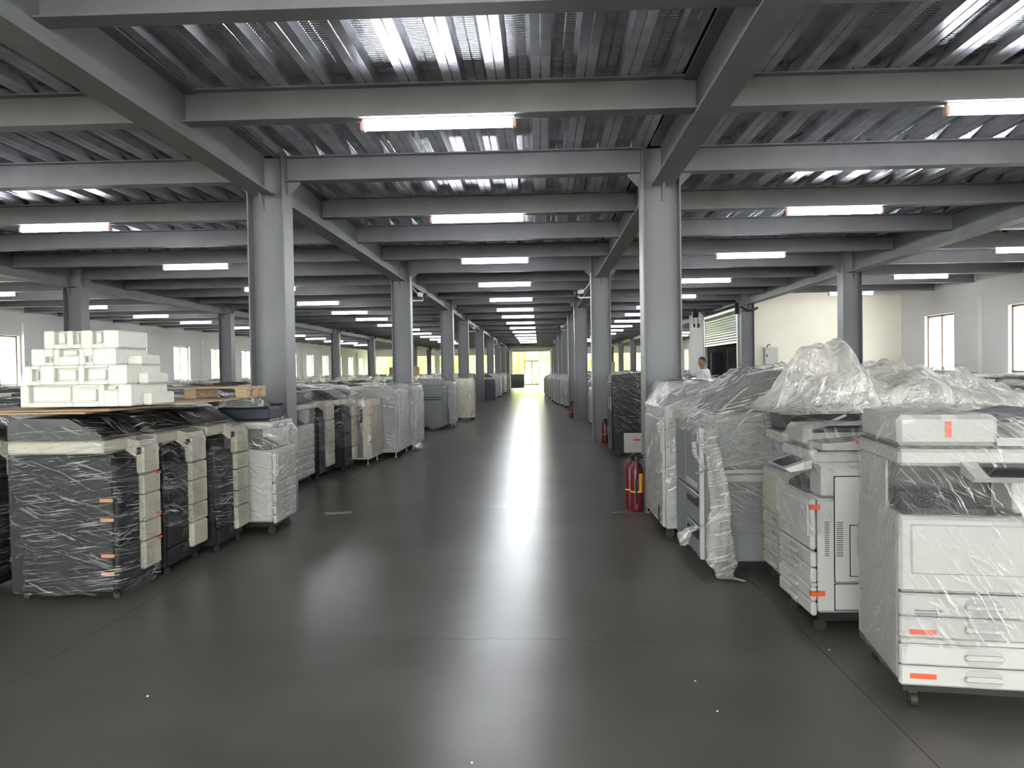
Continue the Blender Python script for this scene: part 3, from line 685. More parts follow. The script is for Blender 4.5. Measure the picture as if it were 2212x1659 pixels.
# bare grey cabinet
l,r,w,d=L_(-2.42,19.0,20.0,.62); o=cabinet_unit(l,r,w,d,1.12,'unwrapped plain grey machine with a raised top box beyond the second left column',13,mt='midgrey',wrap=False,doors=2,feet=False)
put('groove',(MB().box(-w/2-.002,-w/2+.001,-d/2+.06,d/2-.05,.82,.84).box(-w/2-.002,-w/2+.001,-d/2+.06,d/2-.05,.76,.785),[M['seam']]),o)
put('top_box',(MB().rbox(-w/2+.03,w/2-.1,-d/2+.12,d/2,1.121,1.3,.012),[M['midgrey']]),o)
put('side_outlet',(MB().rbox(w/2-.16,w/2+.0,-d/2-.03,-d/2-.013,.12,.5,.006),[M['midgrey']]),o)
l,r,w,d=L_(-2.28,20.08,20.95,.5); cabinet_unit(l,r,w,d,1.24,'slim silver wrapped unit beside the plain grey machine',14,slope=.05)
l,r,w,d=L_(-1.97,22.5,23.1,.55); cabinet_unit(l,r,w,d,1.28,'cream machine in yellowish film standing out into the aisle by the third left column',15,mt='cream',filmk='film5',zl=.1,slope=.06,feet=False)
for i,(fx,y,kk,lb) in enumerate([(-2.2,37.6,'d','dark navy wrapped copier standing apart by the fifth left column'),(-2.12,41.3,'w','pale wrapped copier just behind the dark navy copier'),(-2.2,42.2,'w','pale wrapped copier second behind the dark navy copier'),(-2.15,46.5,'w','pale wrapped copier far down the left of the aisle'),(-2.15,48.2,'w','pale wrapped copier far down the left of the aisle'),(-2.1,54.0,'w','pale wrapped copier far down the left of the aisle')]):
    l,r,w,d=L_(fx,y,y+.75,.65); g='wrapped copiers far down the left of the aisle' if 'far down' in lb else None
    if kk=='d': dark_copier(l,r,w,d,lb,20+i,body='navy',filmm_='film2',zl=.5,tapes=False,h=1.28,group=g)
    else: cabinet_unit(l,r,w,d,1.26,lb,20+i,mt='offwhite',slope=.15,feet=False,group=g,name='copier',cat='copier')
o=thing('reception_desk',(-1.98,66.2,0),0,'plain dark grey box-like desk before the glazed entrance','desk')
put('desk_body',(MB().rbox(-.64,.64,-.3,.3,.04,1.06,.02),[M['midgrey']]),o); put('desk_top',(MB().rbox(-.66,.66,-.32,.32,1.06,1.1,.008),[M['midgrey']]),o); put('plinth',(MB().box(-.6,.6,-.27,.27,0,.04),[M['black']]),o)
# ------------------------------------------------------------------ right side of the aisle
TH_=R(-8.5)
w,d=.66,.68; cl=Vector((-w/2,-d/2,0)); cl.rotate(Matrix.Rotation(TH_,3,'Z')); c=Vector((1.53,3.3,0))-cl
o=white_copier((c.x,c.y,0),TH_,w,d,'large white copier with four handled drawers and orange tapes, nearest the open floor',30,h=1.29,filmk='filmr',
   zlow=lambda x,y: .13 if x<-.3 else (.3+.25*max(0,x) if y<-.2 else .3),side=False)
for x,z,ww in ((-.29,.34,.105),(-.29,.15,.105),(.27,.34,.06),(.27,.22,.06),(.27,.14,.06)): tape(o,x,x+ww,-d/2-.0025,-d/2-.0005,z,z+.022)
tape(o,-.13,-.105,-d/2+.0465,-d/2+.0495,1.18,1.25)
put('toner_door',(MB().rbox(w/2-.2,w/2-.02,-d/2+.05,-d/2+.062,.87,1.02,.008),[M['offwhite']]),o)
put('notice_label',(MB().box(-.27,-.16,-d/2-.0012,-d/2-.0002,.44,.448).box(-.27,-.18,-d/2-.0012,-d/2-.0002,.428,.434),[M['midgrey']]),o)
l,r,w,d=R_(1.49,4.24,4.83,.62)
o=white_copier(l,r,w,d,'white copier showing its bare side with doors and vent slots, beside the large copier',31,h=1.16,filmk='filmr',zlow=lambda x,y:(.55 if x>.2 else .3) if y<-.2 else .92)
for z,a,b in ((.22,-.012,.07),(.7,-.012,.045)): tape(o,w/2-.03,w/2+.0165,-d/2-.003,-d/2+b,z,z+.025)
tape(o,w/2-.05,w/2+.002,-d/2+.25,-d/2+.33,1.06,1.085)
l,r,w,d=R_(1.58,4.9,5.48,.62); o=white_copier(l,r,w,d,'cream copier with dark upper half wedged between the white and grey machines',32,h=1.2,mt='cream',adf='charcoal',panel=False,filmk='filmw',zlow=lambda x,y:.12)
put('power_cable',(MB().tube([(w/2+.03,-d/2+.1,.78),(w/2+.05,-d/2+.12,1.0),(w/2+.06,-d/2+.2,1.12),(w/2+.04,-d/2+.35,1.18)],.009,8),[M['offwhite']]),o)
# grey production printer
l,r,w,d=R_(1.16,5.56,6.56,.8); W2,D2=w/2,d/2
o=thing('production_printer',l,r,'large grey production printer with bare doors and a torn film tail on the floor','printer'); G=M['midgrey']
put('body',(MB().rbox(-W2,W2,-D2+.03,D2,.07,1.08,.012),[G]),o)
put('base',(MB().box(-W2+.05,W2-.05,-D2+.08,D2-.05,.0,.07),[M['black']]),o)
xm=W2-.56
for x0,x1,z0,z1 in ((-W2,xm-.003,.56,1.07),(xm+.003,W2-.04,.56,1.07)):
    dd=put('upper_door',(MB().rbox(x0+.002,x1-.002,-D2,-D2+.029,z0+.003,z1,.008),[G]),o)
    if x1>xm: put('pull_slot',(MB().rbox(x0+.03,x1-.06,-D2-.002,-D2+.003,z0+.03,z0+.075,.002),[M['lightgrey']]),dd); put('badge',(MB().rbox(x1-.14,x1-.07,-D2-.0015,-D2+.001,z0+.14,z0+.152,.0005).prism([(x0+.27,z1-.12),(x0+.285,z1-.12),(x0+.28,z1-.085)],'y',-D2-.0015,-D2+.001),[M['lightgrey']]),dd)
for z0,z1 in ((.32,.555),(.09,.315)):
    dd=put('drawer',(MB().rbox(xm+.003,W2-.045,-D2,-D2+.029,z0,z1-.004,.008),[G]),o); put('handle',(MB().prism([(xm+.1,z1-.09),(W2-.06,z1-.09),(W2-.06,z1-.02),(W2-.13,z1-.045),(xm+.1,z1-.05)],'y',-D2-.012,-D2+.002),[M['charcoal']]),dd)
put('lower_door',(MB().rbox(-W2+.002,xm-.003,-D2,-D2+.029,.09,.553,.008),[G]),o)
put('edge_trim',(MB().rbox(W2-.038,W2+.002,-D2-.004,-D2+.03,.09,1.05,.004),[M['lightgrey']]),o)
put('side_band',(MB().rbox(W2,W2+.01,-D2+.14,D2,.66,.705,.003).rbox(W2,W2+.012,-D2+.14,D2,.72,.745,.003),[M['lightgrey']]),o)
put('side_cover',(MB().rbox(W2-.002,W2+.006,-D2+.14,D2-.01,.28,.655,.003).rbox(W2-.002,W2+.006,-D2+.14,D2-.01,.08,.274,.003).rbox(W2-.002,W2+.006,-D2+.14,D2-.01,.75,1.06,.003),[G]),o)
put('top_unit',(MB().prism([(-D2+.12,1.081),(D2-.02,1.081),(D2-.02,1.46),(D2-.3,1.46),(-D2+.2,1.22)],'x',-W2+.1,W2-.2),[M['charcoal']]),o)
put('scanner_bar',(MB().rbox(-W2+.04,W2-.04,-D2+.06,D2-.3,1.081,1.15,.01),[G]),o)
tape(o,W2-.12,W2-.02,-D2+.3,-D2+.36,1.151,1.156)
put('hang_tag',(MB().box(W2-.09,W2-.05,-D2-.004,-D2-.002,.93,1.02),[M['whitepaint']]),o)
put('plastic_wrap',film_mesh([(1.0,-W2-.01,W2+.01,-D2,D2),(1.1,-W2-.01,W2+.02,-D2-.01,D2),(1.2,-W2+.02,W2-.02,-D2+.08,D2),(1.47,-W2+.1,W2-.15,-D2+.45,D2)],33,M['film3'],zlow=lambda x,y:(.78 if x>.4 and y>-.25 else (1.0 if y<-.35 else .75)),amp=.03,cap=.06,bag=.05,nv=22),o)
put('side_wrap',(film_mesh([(.3,W2-.01,W2+.005,-D2+.15,D2),(1.06,W2-.01,W2+.02,-D2+.12,D2)],34,M['film2'],nu=40,nv=16,nc=2,amp=.012,cap=.01)),o)
def film_tail(o, path, rads, seed, mt, n=26):
    mb=MB(); V=[];F=[]
    K=len(path)*6; 
    def lerp(l,t):
        i=min(int(t),len(l)-2); u=t-i; return l[i]+(l[i+1]-l[i])*u
    P=[Vector(p) for p in path]
    for j in range(K+1):
        t=j/K*(len(P)-1); c=lerp(P,t); rr=lerp(rads,t)
        for i in range(n):
            a=2*math.pi*i/n; q=1+.55*math.sin(3*a+t*1.3+seed)+.35*noise.noise(Vector((math.cos(a)*2,math.sin(a)*2,t*2+seed)))
            V.append((c.x+math.cos(a)*rr*q*.45,c.y+math.sin(a)*rr*q,max(.004,c.z+.01*noise.noise(Vector((a,t*3,seed))))))
    for j in range(K):
        for i in range(n): F.append((j*n+i,j*n+(i+1)%n,(j+1)*n+(i+1)%n,(j+1)*n+i))
    put('film_tail',(mb.add(V,F,0,True),[mt]),o)
# in the printer's local frame: x=+ toward the camera, y=- toward the aisle
film_tail(o,[(W2-.02,-D2+.03,1.02),(W2+.06,-D2+.08,.85),(W2+.09,-D2+.13,.55),(W2+.1,-D2+.13,.3),(W2+.13,-D2+.12,.1),(W2+.2,-D2+.11,.02),(W2+.28,-D2+.24,.008)],[.05,.045,.05,.07,.075,.05,.01],3,M['film3'])
film_tail(o,[(W2+.05,-D2+.02,.35),(W2+.03,-D2-.06,.33),(W2+.02,-D2-.12,.28),(W2+.02,-D2-.13,.2)],[.05,.04,.04,.02],5,M['film3'],14)
film_tail(o,[(W2-.03,-D2-.03,.95),(W2-.02,-D2-.03,.86),(W2+.02,-D2+.03,.75),(W2+.01,-D2-.02,.72)],[.02,.015,.015,.005],7,M['film3'],10)
l,r,w,d=R_(1.06,6.64,7.74,.6); o=cabinet_unit(l,r,w,d,1.36,'silver film wrapped machine with a slanted top beside the nearest right column',35,mt='lightgrey',filmk='film6',slope=.2,zl=.14,feet=False,amp=.02)
put('vent_grille',(MB().box(-.3,-.12,-d/2+.2,-d/2+.32,1.37,1.376).box(.15,.33,-d/2+.3,-d/2+.42,1.38,1.386),[M['charcoal']]),o)
put('grounding_cable',(MB().tube([(w/2-.1,-d/2-.02,.28),(w/2-.06,-d/2-.03,.2),(w/2-.03,-d/2-.025,.15)],.008,6),[M['rubber']]),o)
l,r,w,d=R_(1.2,12.82,13.62,.95); o=cabinet_unit(l,r,w,d,1.44,'dark machine draped in taut film on a white base before the second right column',36,mt='charcoal',filmk='film2',zl=.42,slope=.06,feet=False,doors=2,amp=.02)
put('white_base',(MB().rbox(w/2-.005,w/2+.012,-d/2+.2,d/2,.07,.4,.006),[M['offwhite']]),o); tape(o,w/2+.011,w/2+.014,-d/2+.36,-d/2+.48,.27,.3)
l,r,w,d=R_(1.3,19.1,20.5,.6); cabinet_unit(l,r,w,d,1.05,'low silver wrapped machine beyond the second right column',37,mt='offwhite',slope=.06,feet=False)
for i,(y,fx) in enumerate([(29.0,.92),(30.3,.82),(31.6,.68),(33.2,.6),(34.8,.52),(38.2,.42),(41.5,.34),(45.0,.25)]):
    l,r,w,d=R_(fx,y,y+.8,.7)
    cabinet_unit(l,r,w,d,1.24,'pale wrapped copier in the staggered row far down the right of the aisle',50+i,mt='offwhite' if i%2 else 'lightgrey',slope=.16,feet=False,name='copier',cat='copier',group='wrapped copiers far down the right of the aisle')
# ------------------------------------------------------------------ packed fields of machines
def field_kind(body, lid, seed, fm, h):
    w,d=.66,.7; W2,D2=w/2,d/2
    o=thing('copier',(0,0,0),0,'x','copier')
    put('body',(MB().rbox(-W2,W2,-D2,D2,.06,h-.26,.015),[M[body]]),o)
    put('scanner_unit',(MB().rbox(-W2,W2,-D2-.03,D2,h-.258,h-.17,.012),[M['cream' if body!='white' else 'white']]),o)
    put('document_feeder',(MB().prism([(-D2+.04,h-.168),(D2-.02,h-.168),(D2-.02,h-.02),(-D2+.25,h),(-D2+.04,h-.09)],'x',-W2+.02,W2-.02),[M[lid]]),o)
    casters(o,w,d,.065)
    put('plastic_wrap',film_mesh([(.2,-W2,W2,-D2,D2),(h-.2,-W2,W2,-D2-.02,D2),(h-.01,-W2+.04,W2-.04,-D2+.2,D2-.02)],seed,M[fm],nu=36,nv=10,nc=5,cap=.06),o)
    return o
kinds=[]
KN=['charcoal','white','black-lidded','grey','navy']
for i,(b,l_,fm,h) in enumerate([('charcoal','black','film',1.2),('white','white','film2',1.24),('offwhite','black','film3',1.18),('midgrey','charcoal','film',1.26),('navy','charcoal','film2',1.22),('cream','black','film3',1.16)]):
    kinds.append(field_kind(b,l_,70+i,fm,h))
used=[False]*len(kinds)
def infrustum(x,y):
    px=1165+x*1640/y
    return -90<px<2300
def blocked(x,y):
    for X in (XLL,XL,XR,XRR):
        if abs(x-X)<.62:
            for c_ in COLY:
                if abs(y-c_)<.56: return True
    return False
KL=['charcoal','white','off-white dark-lidded','grey','navy','cream']
rng=random.Random(11); nfield=0
def field(xs,y0,y1,step,where,rot):
    global nfield
    for xi,X in enumerate(xs):
        y=y0+rng.uniform(0,.15)
        while y<y1:
            if infrustum(X,y) and not blocked(X,y) and not (X==2.95 and y<5.8) and not (X==2.1 and (12.2<y<14.2 or 18.6<y<21)) and math.hypot(X-3.78,y-17.75)>.8 and math.hypot(X-2.72,y-19.6)>.8:
                k=rng.choices(range(6),[4,2,3,2,1,2])[0]
                if used[k]: o=copy_tree(kinds[k])
                else: o=kinds[k]; used[k]=True
                o.location=(X+rng.uniform(-.03,.03),y,0); o.rotation_euler=(0,0,rot+rng.uniform(-.04,.04))
                o['label']='%s copier in stretch film packed %s'%(KL[k],where); o['group']='%s copiers %s'%(KL[k],where); o['category']='copier'
                nfield+=1
            y+=step+rng.uniform(0,.05)
field([-5.06,-5.95,-6.95,-7.95,-8.95,-10.55,-11.55,-12.55,-13.55,-14.55],5.4,23.6,.78,'in rows between the aisle and the left wall',math.pi/2)
field([-3.95],7.2,8.6,.8,'behind the first left column',math.pi/2)
field([-4.13],12.0,23.6,.8,'in rows between the aisle and the left wall',math.pi/2)
field([2.95,3.95,4.95,5.75,7.15,8.15,9.15,10.15],5.0,22.8,.78,'in rows between the aisle and the right wall',-math.pi/2)
field([2.1],8.9,22.5,.8,'in rows between the aisle and the right wall',-math.pi/2)
print('FIELD',nfield)
st=MB()
def stuffm(x,y,k,h):
    w,d=.66,.72; a=rng.uniform(-.04,.04)
    st.rbox(x-d/2,x+d/2,y-w/2,y+w/2,.05,h-.2,.02,k); st.prism([(x-d/2+.03,h-.2),(x+d/2-.03,h-.2),(x+d/2-.05,h),(x-d/2+.2+a,h)],'y',y-w/2+.02,y+w/2-.02,(k+rng.choice([0,0,1,2]))%4)
for X in [-3.9,-4.9,-5.9,-6.9,-7.9,-8.9,-10.6,-11.6,-12.6,-13.6,-14.6]:
    y=24.4
    while y<66:
        if not blocked(X,y): stuffm(X,y,rng.choices(range(4),[4,2,2,2])[0],rng.uniform(1.1,1.3))
        y+=.95
for X in [2.2,3.2,4.2,5.2,7.4,8.6,9.8]:
    y=24.4
    while y<66:
        if not blocked(X,y) and not (X>5.6 and y<32): stuffm(X,y,rng.choices(range(4),[4,2,2,2])[0],rng.uniform(1.1,1.3))
        y+=.95
def wrapsolid(name,col):
    return mat(name,col,.25,0,.5,14,.6,30,spec=.8)
put('copier_crowd',(st,[wrapsolid('wrapped_dark',(.06,.06,.065)),wrapsolid('wrapped_pale',(.4,.4,.39)),wrapsolid('wrapped_silver',(.25,.25,.26)),wrapsolid('wrapped_cream',(.45,.42,.36))]),None,None,None,'dense crowd of wrapped copiers filling the far half of the hall','copiers',None,'stuff')
# ------------------------------------------------------------------ boards, foam, pallet on the left copiers
for i,(x0,x1,y0,y1,z,th,mt,lb) in enumerate([(-4.05,-2.98,4.86,6.1,1.252,.012,'card','lower cardboard sheet under the white foam stack'),(-3.95,-2.86,4.95,6.75,1.265,.01,'card','upper cardboard sheet reaching from the foam stack to the wooden pallet'),(-3.6,-2.62,5.6,6.95,1.2765,.012,'wood','thin plywood board under the wooden pallet')]):
    mb=MB(); nx=6
    mb.rbox(x0,x1,y0,y1,z,z+th,.002); put('board' if mt=='wood' else 'cardboard_sheet',(mb,[M[mt]]),label=lb,cat='board')
def foam(x0,x1,y0,y1,z0,z1,rec,lb,step=None):
    o=thing('foam_block',((x0+x1)/2,(y0+y1)/2,z0),0,lb,'foam packaging'); w=x1-x0; d=y1-y0; h=z1-z0; W2=w/2; D2=d/2; dp=.05
    mb=MB(); mb.rbox(-W2,W2,-D2+dp,D2,0,h,.012)
    # front face built around moulded pockets
    xs=sorted(rec); x=-W2
    for (a,b,c,e) in xs:
        if a-x>.01: mb.rbox(x,a,-D2,-D2+dp+.01,0,h,.008)
        if c>.01: mb.rbox(a,b,-D2,-D2+dp+.01,0,c,.006)
        if h-e>.01: mb.rbox(a,b,-D2,-D2+dp+.01,e,h,.006)
        x=b
    mb.rbox(x,W2,-D2,-D2+dp+.01,0,h,.008); put('foam_body',(mb,[M['foam']]),o)
    for (a,b,c,e) in xs: put('pocket_insert',(MB().rbox(a+.02,b-.03,-D2+.025,-D2+dp+.005,c+.008,max(c+.02,e-.012),.006),[M['foam']]),o)
    if step: put('side_step',(MB().rbox(W2-.001,W2+step,-D2+.15,D2-.02,0,h*.6,.01),[M['foam']]),o)
zb=1.289
foam(-3.58,-2.8,5.1,5.62,zb,zb+.15,[(-.33,-.02,.03,.15),(-.02,.16,.03,.13),(.2,.3,.11,.15)],'bottom white foam end cap of the stack on the cardboard sheets',.06)
foam(-3.56,-2.84,5.12,5.6,zb+.151,zb+.151+.135,[(-.31,-.25,.03,.11),(-.15,.02,.025,.115),(.06,.23,.025,.115)],'white foam end cap with two square pockets, second in the foam stack',.07)
foam(-3.53,-2.93,5.15,5.6,zb+.287,zb+.287+.115,[(-.2,-.14,.02,.06),(.08,.14,.02,.06),(-.1,.04,.06,.115)],'white foam end cap with a stepped front, third in the foam stack',.1)
foam(-3.45,-2.92,5.17,5.58,zb+.403,zb+.403+.125,[(-.19,-.1,.03,.125),(-.06,.0,.03,.125),(.08,.16,.03,.125)],'topmost white foam end cap with notched pockets on the foam stack')
o=thing('wooden_pallet',(-3.02,6.72,1.2895),0,'pale wooden pallet lying on the board behind the foam stack','pallet')
for y in (-.18,-.06,.06,.18): put('deck_plank',(MB().rbox(-.48,.48,y-.05,y+.05,.083,.098,.002),[M['wood']]),o)
for x in (-.44,-.02,.43): 
    put('bottom_plank',(MB().rbox(x-.05,x+.05,-.23,.23,0,.012,.002),[M['wood']]),o)
    for y in (-.19,0,.19): put('block',(MB().rbox(x-.05,x+.05,y-.04,y+.04,.0125,.07,.002),[M['wood']]),o)
for x in (-.44,-.02,.43): put('stringer_plank',(MB().rbox(x-.05,x+.05,-.23,.23,.0705,.0825,.002),[M['wood']]),o)
# ------------------------------------------------------------------ loose plastic heap on the right machines
def sheet_heap():
    nx,ny=70,34; V=[];F=[]
    for j in range(ny+1):
        for i in range(nx+1):
            u,v=i/nx,j/ny; x=1.36+1.55*u; y=4.3+1.0*v
            env=math.sin(math.pi*min(1,max(0,v)))**.6
            h=.33*math.exp(-((u-.25)/.115)**4)+.19*math.exp(-((u-.5)/.2)**2)+.1*math.exp(-((u-.75)/.2)**2)
            P=Vector((x*3,y*3,1)); n=noise.noise(P*1.5)*.08+noise.noise(P*4)*.05+abs(noise.noise(P*3+Vector((5,5,5))))*.06
            edge=min(u,1-u,v,1-v)
            drop=-.18*max(0,1-edge/.1) if (u<.4 or v<.2) else -.05*max(0,1-edge/.1)
            z=1.27+(h+n)*env+drop*.7
            x+=.05*noise.noise(P*2.2+Vector((9,1,3))); y+=.06*noise.noise(P*2+Vector((2,8,3)))
            V.append((x,y,max(1.225+.01*n,z)))
    for j in range(ny):
        for i in range(nx): a=j*(nx+1)+i; F.append((a,a+1,a+nx+2,a+nx+1))
    put('plastic_sheet',(MB().add(V,F,0,True),[M['film4']]),label='big loose heap of crumpled translucent plastic sheeting over the right-hand copiers',cat='plastic sheet')
sheet_heap()
# ------------------------------------------------------------------ fire extinguishers
def exting(x,y,h,lb,rot=0,g=None):
    o=thing('fire_extinguisher',(x,y,0),rot,lb,'extinguisher',g); r_=.065
    put('cylinder',(MB().lathe([(0,0),(r_*.95,0),(r_,.02),(r_,h*.72),(r_*.85,h*.8),(r_*.4,h*.85),(r_*.3,h*.87),(0,h*.87)],n=18),[M['red']]),o)
    put('label_sticker',(MB().arc(r_+.0005,h*.36,h*.66,-1.9,-.7),[M['yellow']]),o)
    put('strap',(MB().lathe([(r_+.002,h*.33),(r_+.004,h*.34),(r_+.002,h*.36)],n=18),[M['yellow']]),o)
    put('valve',(MB().tube([(0,0,h*.86),(0,0,h*.95)],.018,8).box(-.012,.012,-.09,.04,h*.93,h*.955),[M['black']]),o)
    put('carry_handle',(MB().tube([(0,.02,h*.92),(0,-.05,h*.99),(0,-.1,h*.98)],.008,6),[M['black']]),o)
    put('hose',(MB().tube([(0,-.03,h*.91),(-.05,-.07,h*.8),(-.06,-.06,h*.5),(-.05,-.05,h*.15)],.011,7),[M['black']]),o)
exting(1.0,7.98,.6,'red fire extinguisher with yellow label, right against the nearest right column',.6)
exting(.965,8.16,.58,'red fire extinguisher standing behind the labelled one at the nearest right column',2.6)
exting(1.3,15.33,.5,'red fire extinguisher at the foot of the second right column',1)
exting(.95,23.3,.5,'red fire extinguisher by the third right column',1)
# ------------------------------------------------------------------ security cameras on the columns
def cctv(X,y,s,lb):
    o=thing('security_camera',(X,y-.1,2.95),0,lb,'camera','security cameras on the aisle columns'); q=s
    put('mount_plate',(MB().rbox(min(0,q*.012),max(0,q*.012),-.05,.05,-.05,.05,.004),[M['whitepaint']]),o)
    put('arm',(MB().tube([(q*.01,0,0),(q*.26,0,0),(q*.26,0,.04)],.016,8),[M['whitepaint']]),o)
    put('housing',(MB().tube([(q*.17,.02,.13),(q*.3,-.05,.1)],.048,12),[M['whitepaint']]),o)
    put('sun_hood',(MB().tube([(q*.3,-.05,.1),(q*.34,-.072,.09)],.052,12),[M['black']]),o)
    put('cable',(MB().tube([(q*.17,.02,.13),(q*.1,.03,.2),(q*.03,.02,.3),(q*.01,.02,.4)],.008,6),[M['whitepaint']]),o)
    put('conduit',(MB().tube([(q*.012,-.03,-.05),(q*.012,-.03,-1.75)],.012,8).tube([(q*.012,-.03,.05),(q*.012,-.03,.5)],.012,8),[M['whitepaint']]),o)
for y,nm in ((15.7,'second'),(28.4,'fourth'),(43.8,'sixth'),(59.2,'eighth')):
    cctv(XL+.196,y,1,'white security camera on an arm on the %s left column'%nm)
    cctv(XR-.196,y,-1,'white security camera on an arm on the %s right column'%nm)
# ------------------------------------------------------------------ roller shutter, chain hoist, panel box
o=thing('roller_shutter',(6.12,0,0),0,'half-lowered ribbed metal roller shutter between two columns near the right wall','shutter')
z=2.28
while z<3.12:
    put('slat',(MB().prism([(0,z),(-.02,z+.02),(-.026,z+.045),(-.02,z+.07),(0,z+.085),(.006,z+.045)],'y',23.62,28.2),[M['chrome']]),o); z+=.086
put('roll',(MB().tube([(.1,23.62,3.28),(.1,28.2,3.28)],.16,20),[M['chrome']]),o)
put('bottom_bar',(MB().box(-.03,.03,23.62,28.2,2.22,2.28),[M['chrome']]),o)
for y in (23.6,28.21): put('guide_rail',(MB().box(-.05,.05,y-.02,y+.02,0,3.2),[M['chrome']]),o)
put('motor_box',(MB().rbox(-.1,.2,23.57,23.61,3.1,3.44,.004),[M['charcoal']]),o)
o=thing('chain_hoist',(5.45,26.733,0),0,'small chain hoist with red hook block hanging beside the roller shutter','hoist')
put('hoist_body',(MB().rbox(-.1,.1,-.08,.08,3.22,3.42,.02),[M['charcoal']]),o); put('hook_block',(MB().rbox(.05,.15,-.05,.05,2.86,3.0,.02),[M['red']]),o); put('chain',(MB().tube([(.1,0,3.0),(.08,0,3.24)],.01,6).tube([(-.05,0,3.23),(-.05,0,2.95)],.012,6),[M['charcoal']]),o); put('hanger',(MB().tube([(0,0,3.41),(0,0,3.52)],.02,6),[M['charcoal']]),o); put('control_box',(MB().rbox(-.09,-.01,-.04,.04,2.88,3.0,.01),[M['black']]),o)
o=thing('electrical_box',(7.02,23.41,1.78),0,'pale wall-mounted electrical box with a black latch on the cream partition','electrical box')
put('box_body',(MB().rbox(-.2,.2,-.14,0,-.25,.27,.01),[M['lightgrey']]),o); dd=put('box_door',(MB().rbox(-.185,.185,-.152,-.14,-.235,.255,.006),[M['offwhite']]),o); put('latch',(MB().rbox(-.15,-.12,-.162,-.15,-.02,.06,.003),[M['black']]),dd); put('conduit',(MB().tube([(-.1,-.07,.27),(-.1,-.07,.34),(-.04,-.05,.37),(0,-.02,.33)],.014,6),[M['charcoal']]),o)
put('cable_bundle',(MB().tube([(6.1,23.22,3.3),(6.3,23.2,3.18),(6.52,23.24,3.2),(6.62,23.3,3.26)],.035,8),[M['black']]),label='looped black cable bundle on the column beside the roller shutter',cat='cable')
put('black_cabinet',(MB().rbox(6.24,6.64,27.76,28.18,0,2.0,.01).rbox(6.25,6.435,27.745,27.76,.05,1.96,.004).rbox(6.445,6.63,27.745,27.76,.05,1.96,.004),[M['charcoal']]),label='tall dark cabinet inside the bay behind the roller shutter',cat='cabinet')
# cartons far off
for i,(x,y,z,s) in enumerate([(-8.2,45.5,1.31,.55),(-7.5,45.6,1.31,.5),(-8.2,45.5,1.806,.4),(-8.9,46,1.31,.5),(2.2,25.3,1.31,.45)]):
    o=thing('cardboard_carton',(x,y,z),.1*i,'brown cardboard carton on the wrapped machines deep in the hall','carton','cartons deep in the hall')
    put('carton_body',(MB().rbox(-s/2,s/2,-s/2,s/2,0,s*.9,.006),[M['card']]),o); put('carton_tape',(MB().box(-.03,.03,-s/2-.001,s/2+.001,s*.9-.1,s*.9+.001),[M['yellow']]),o)
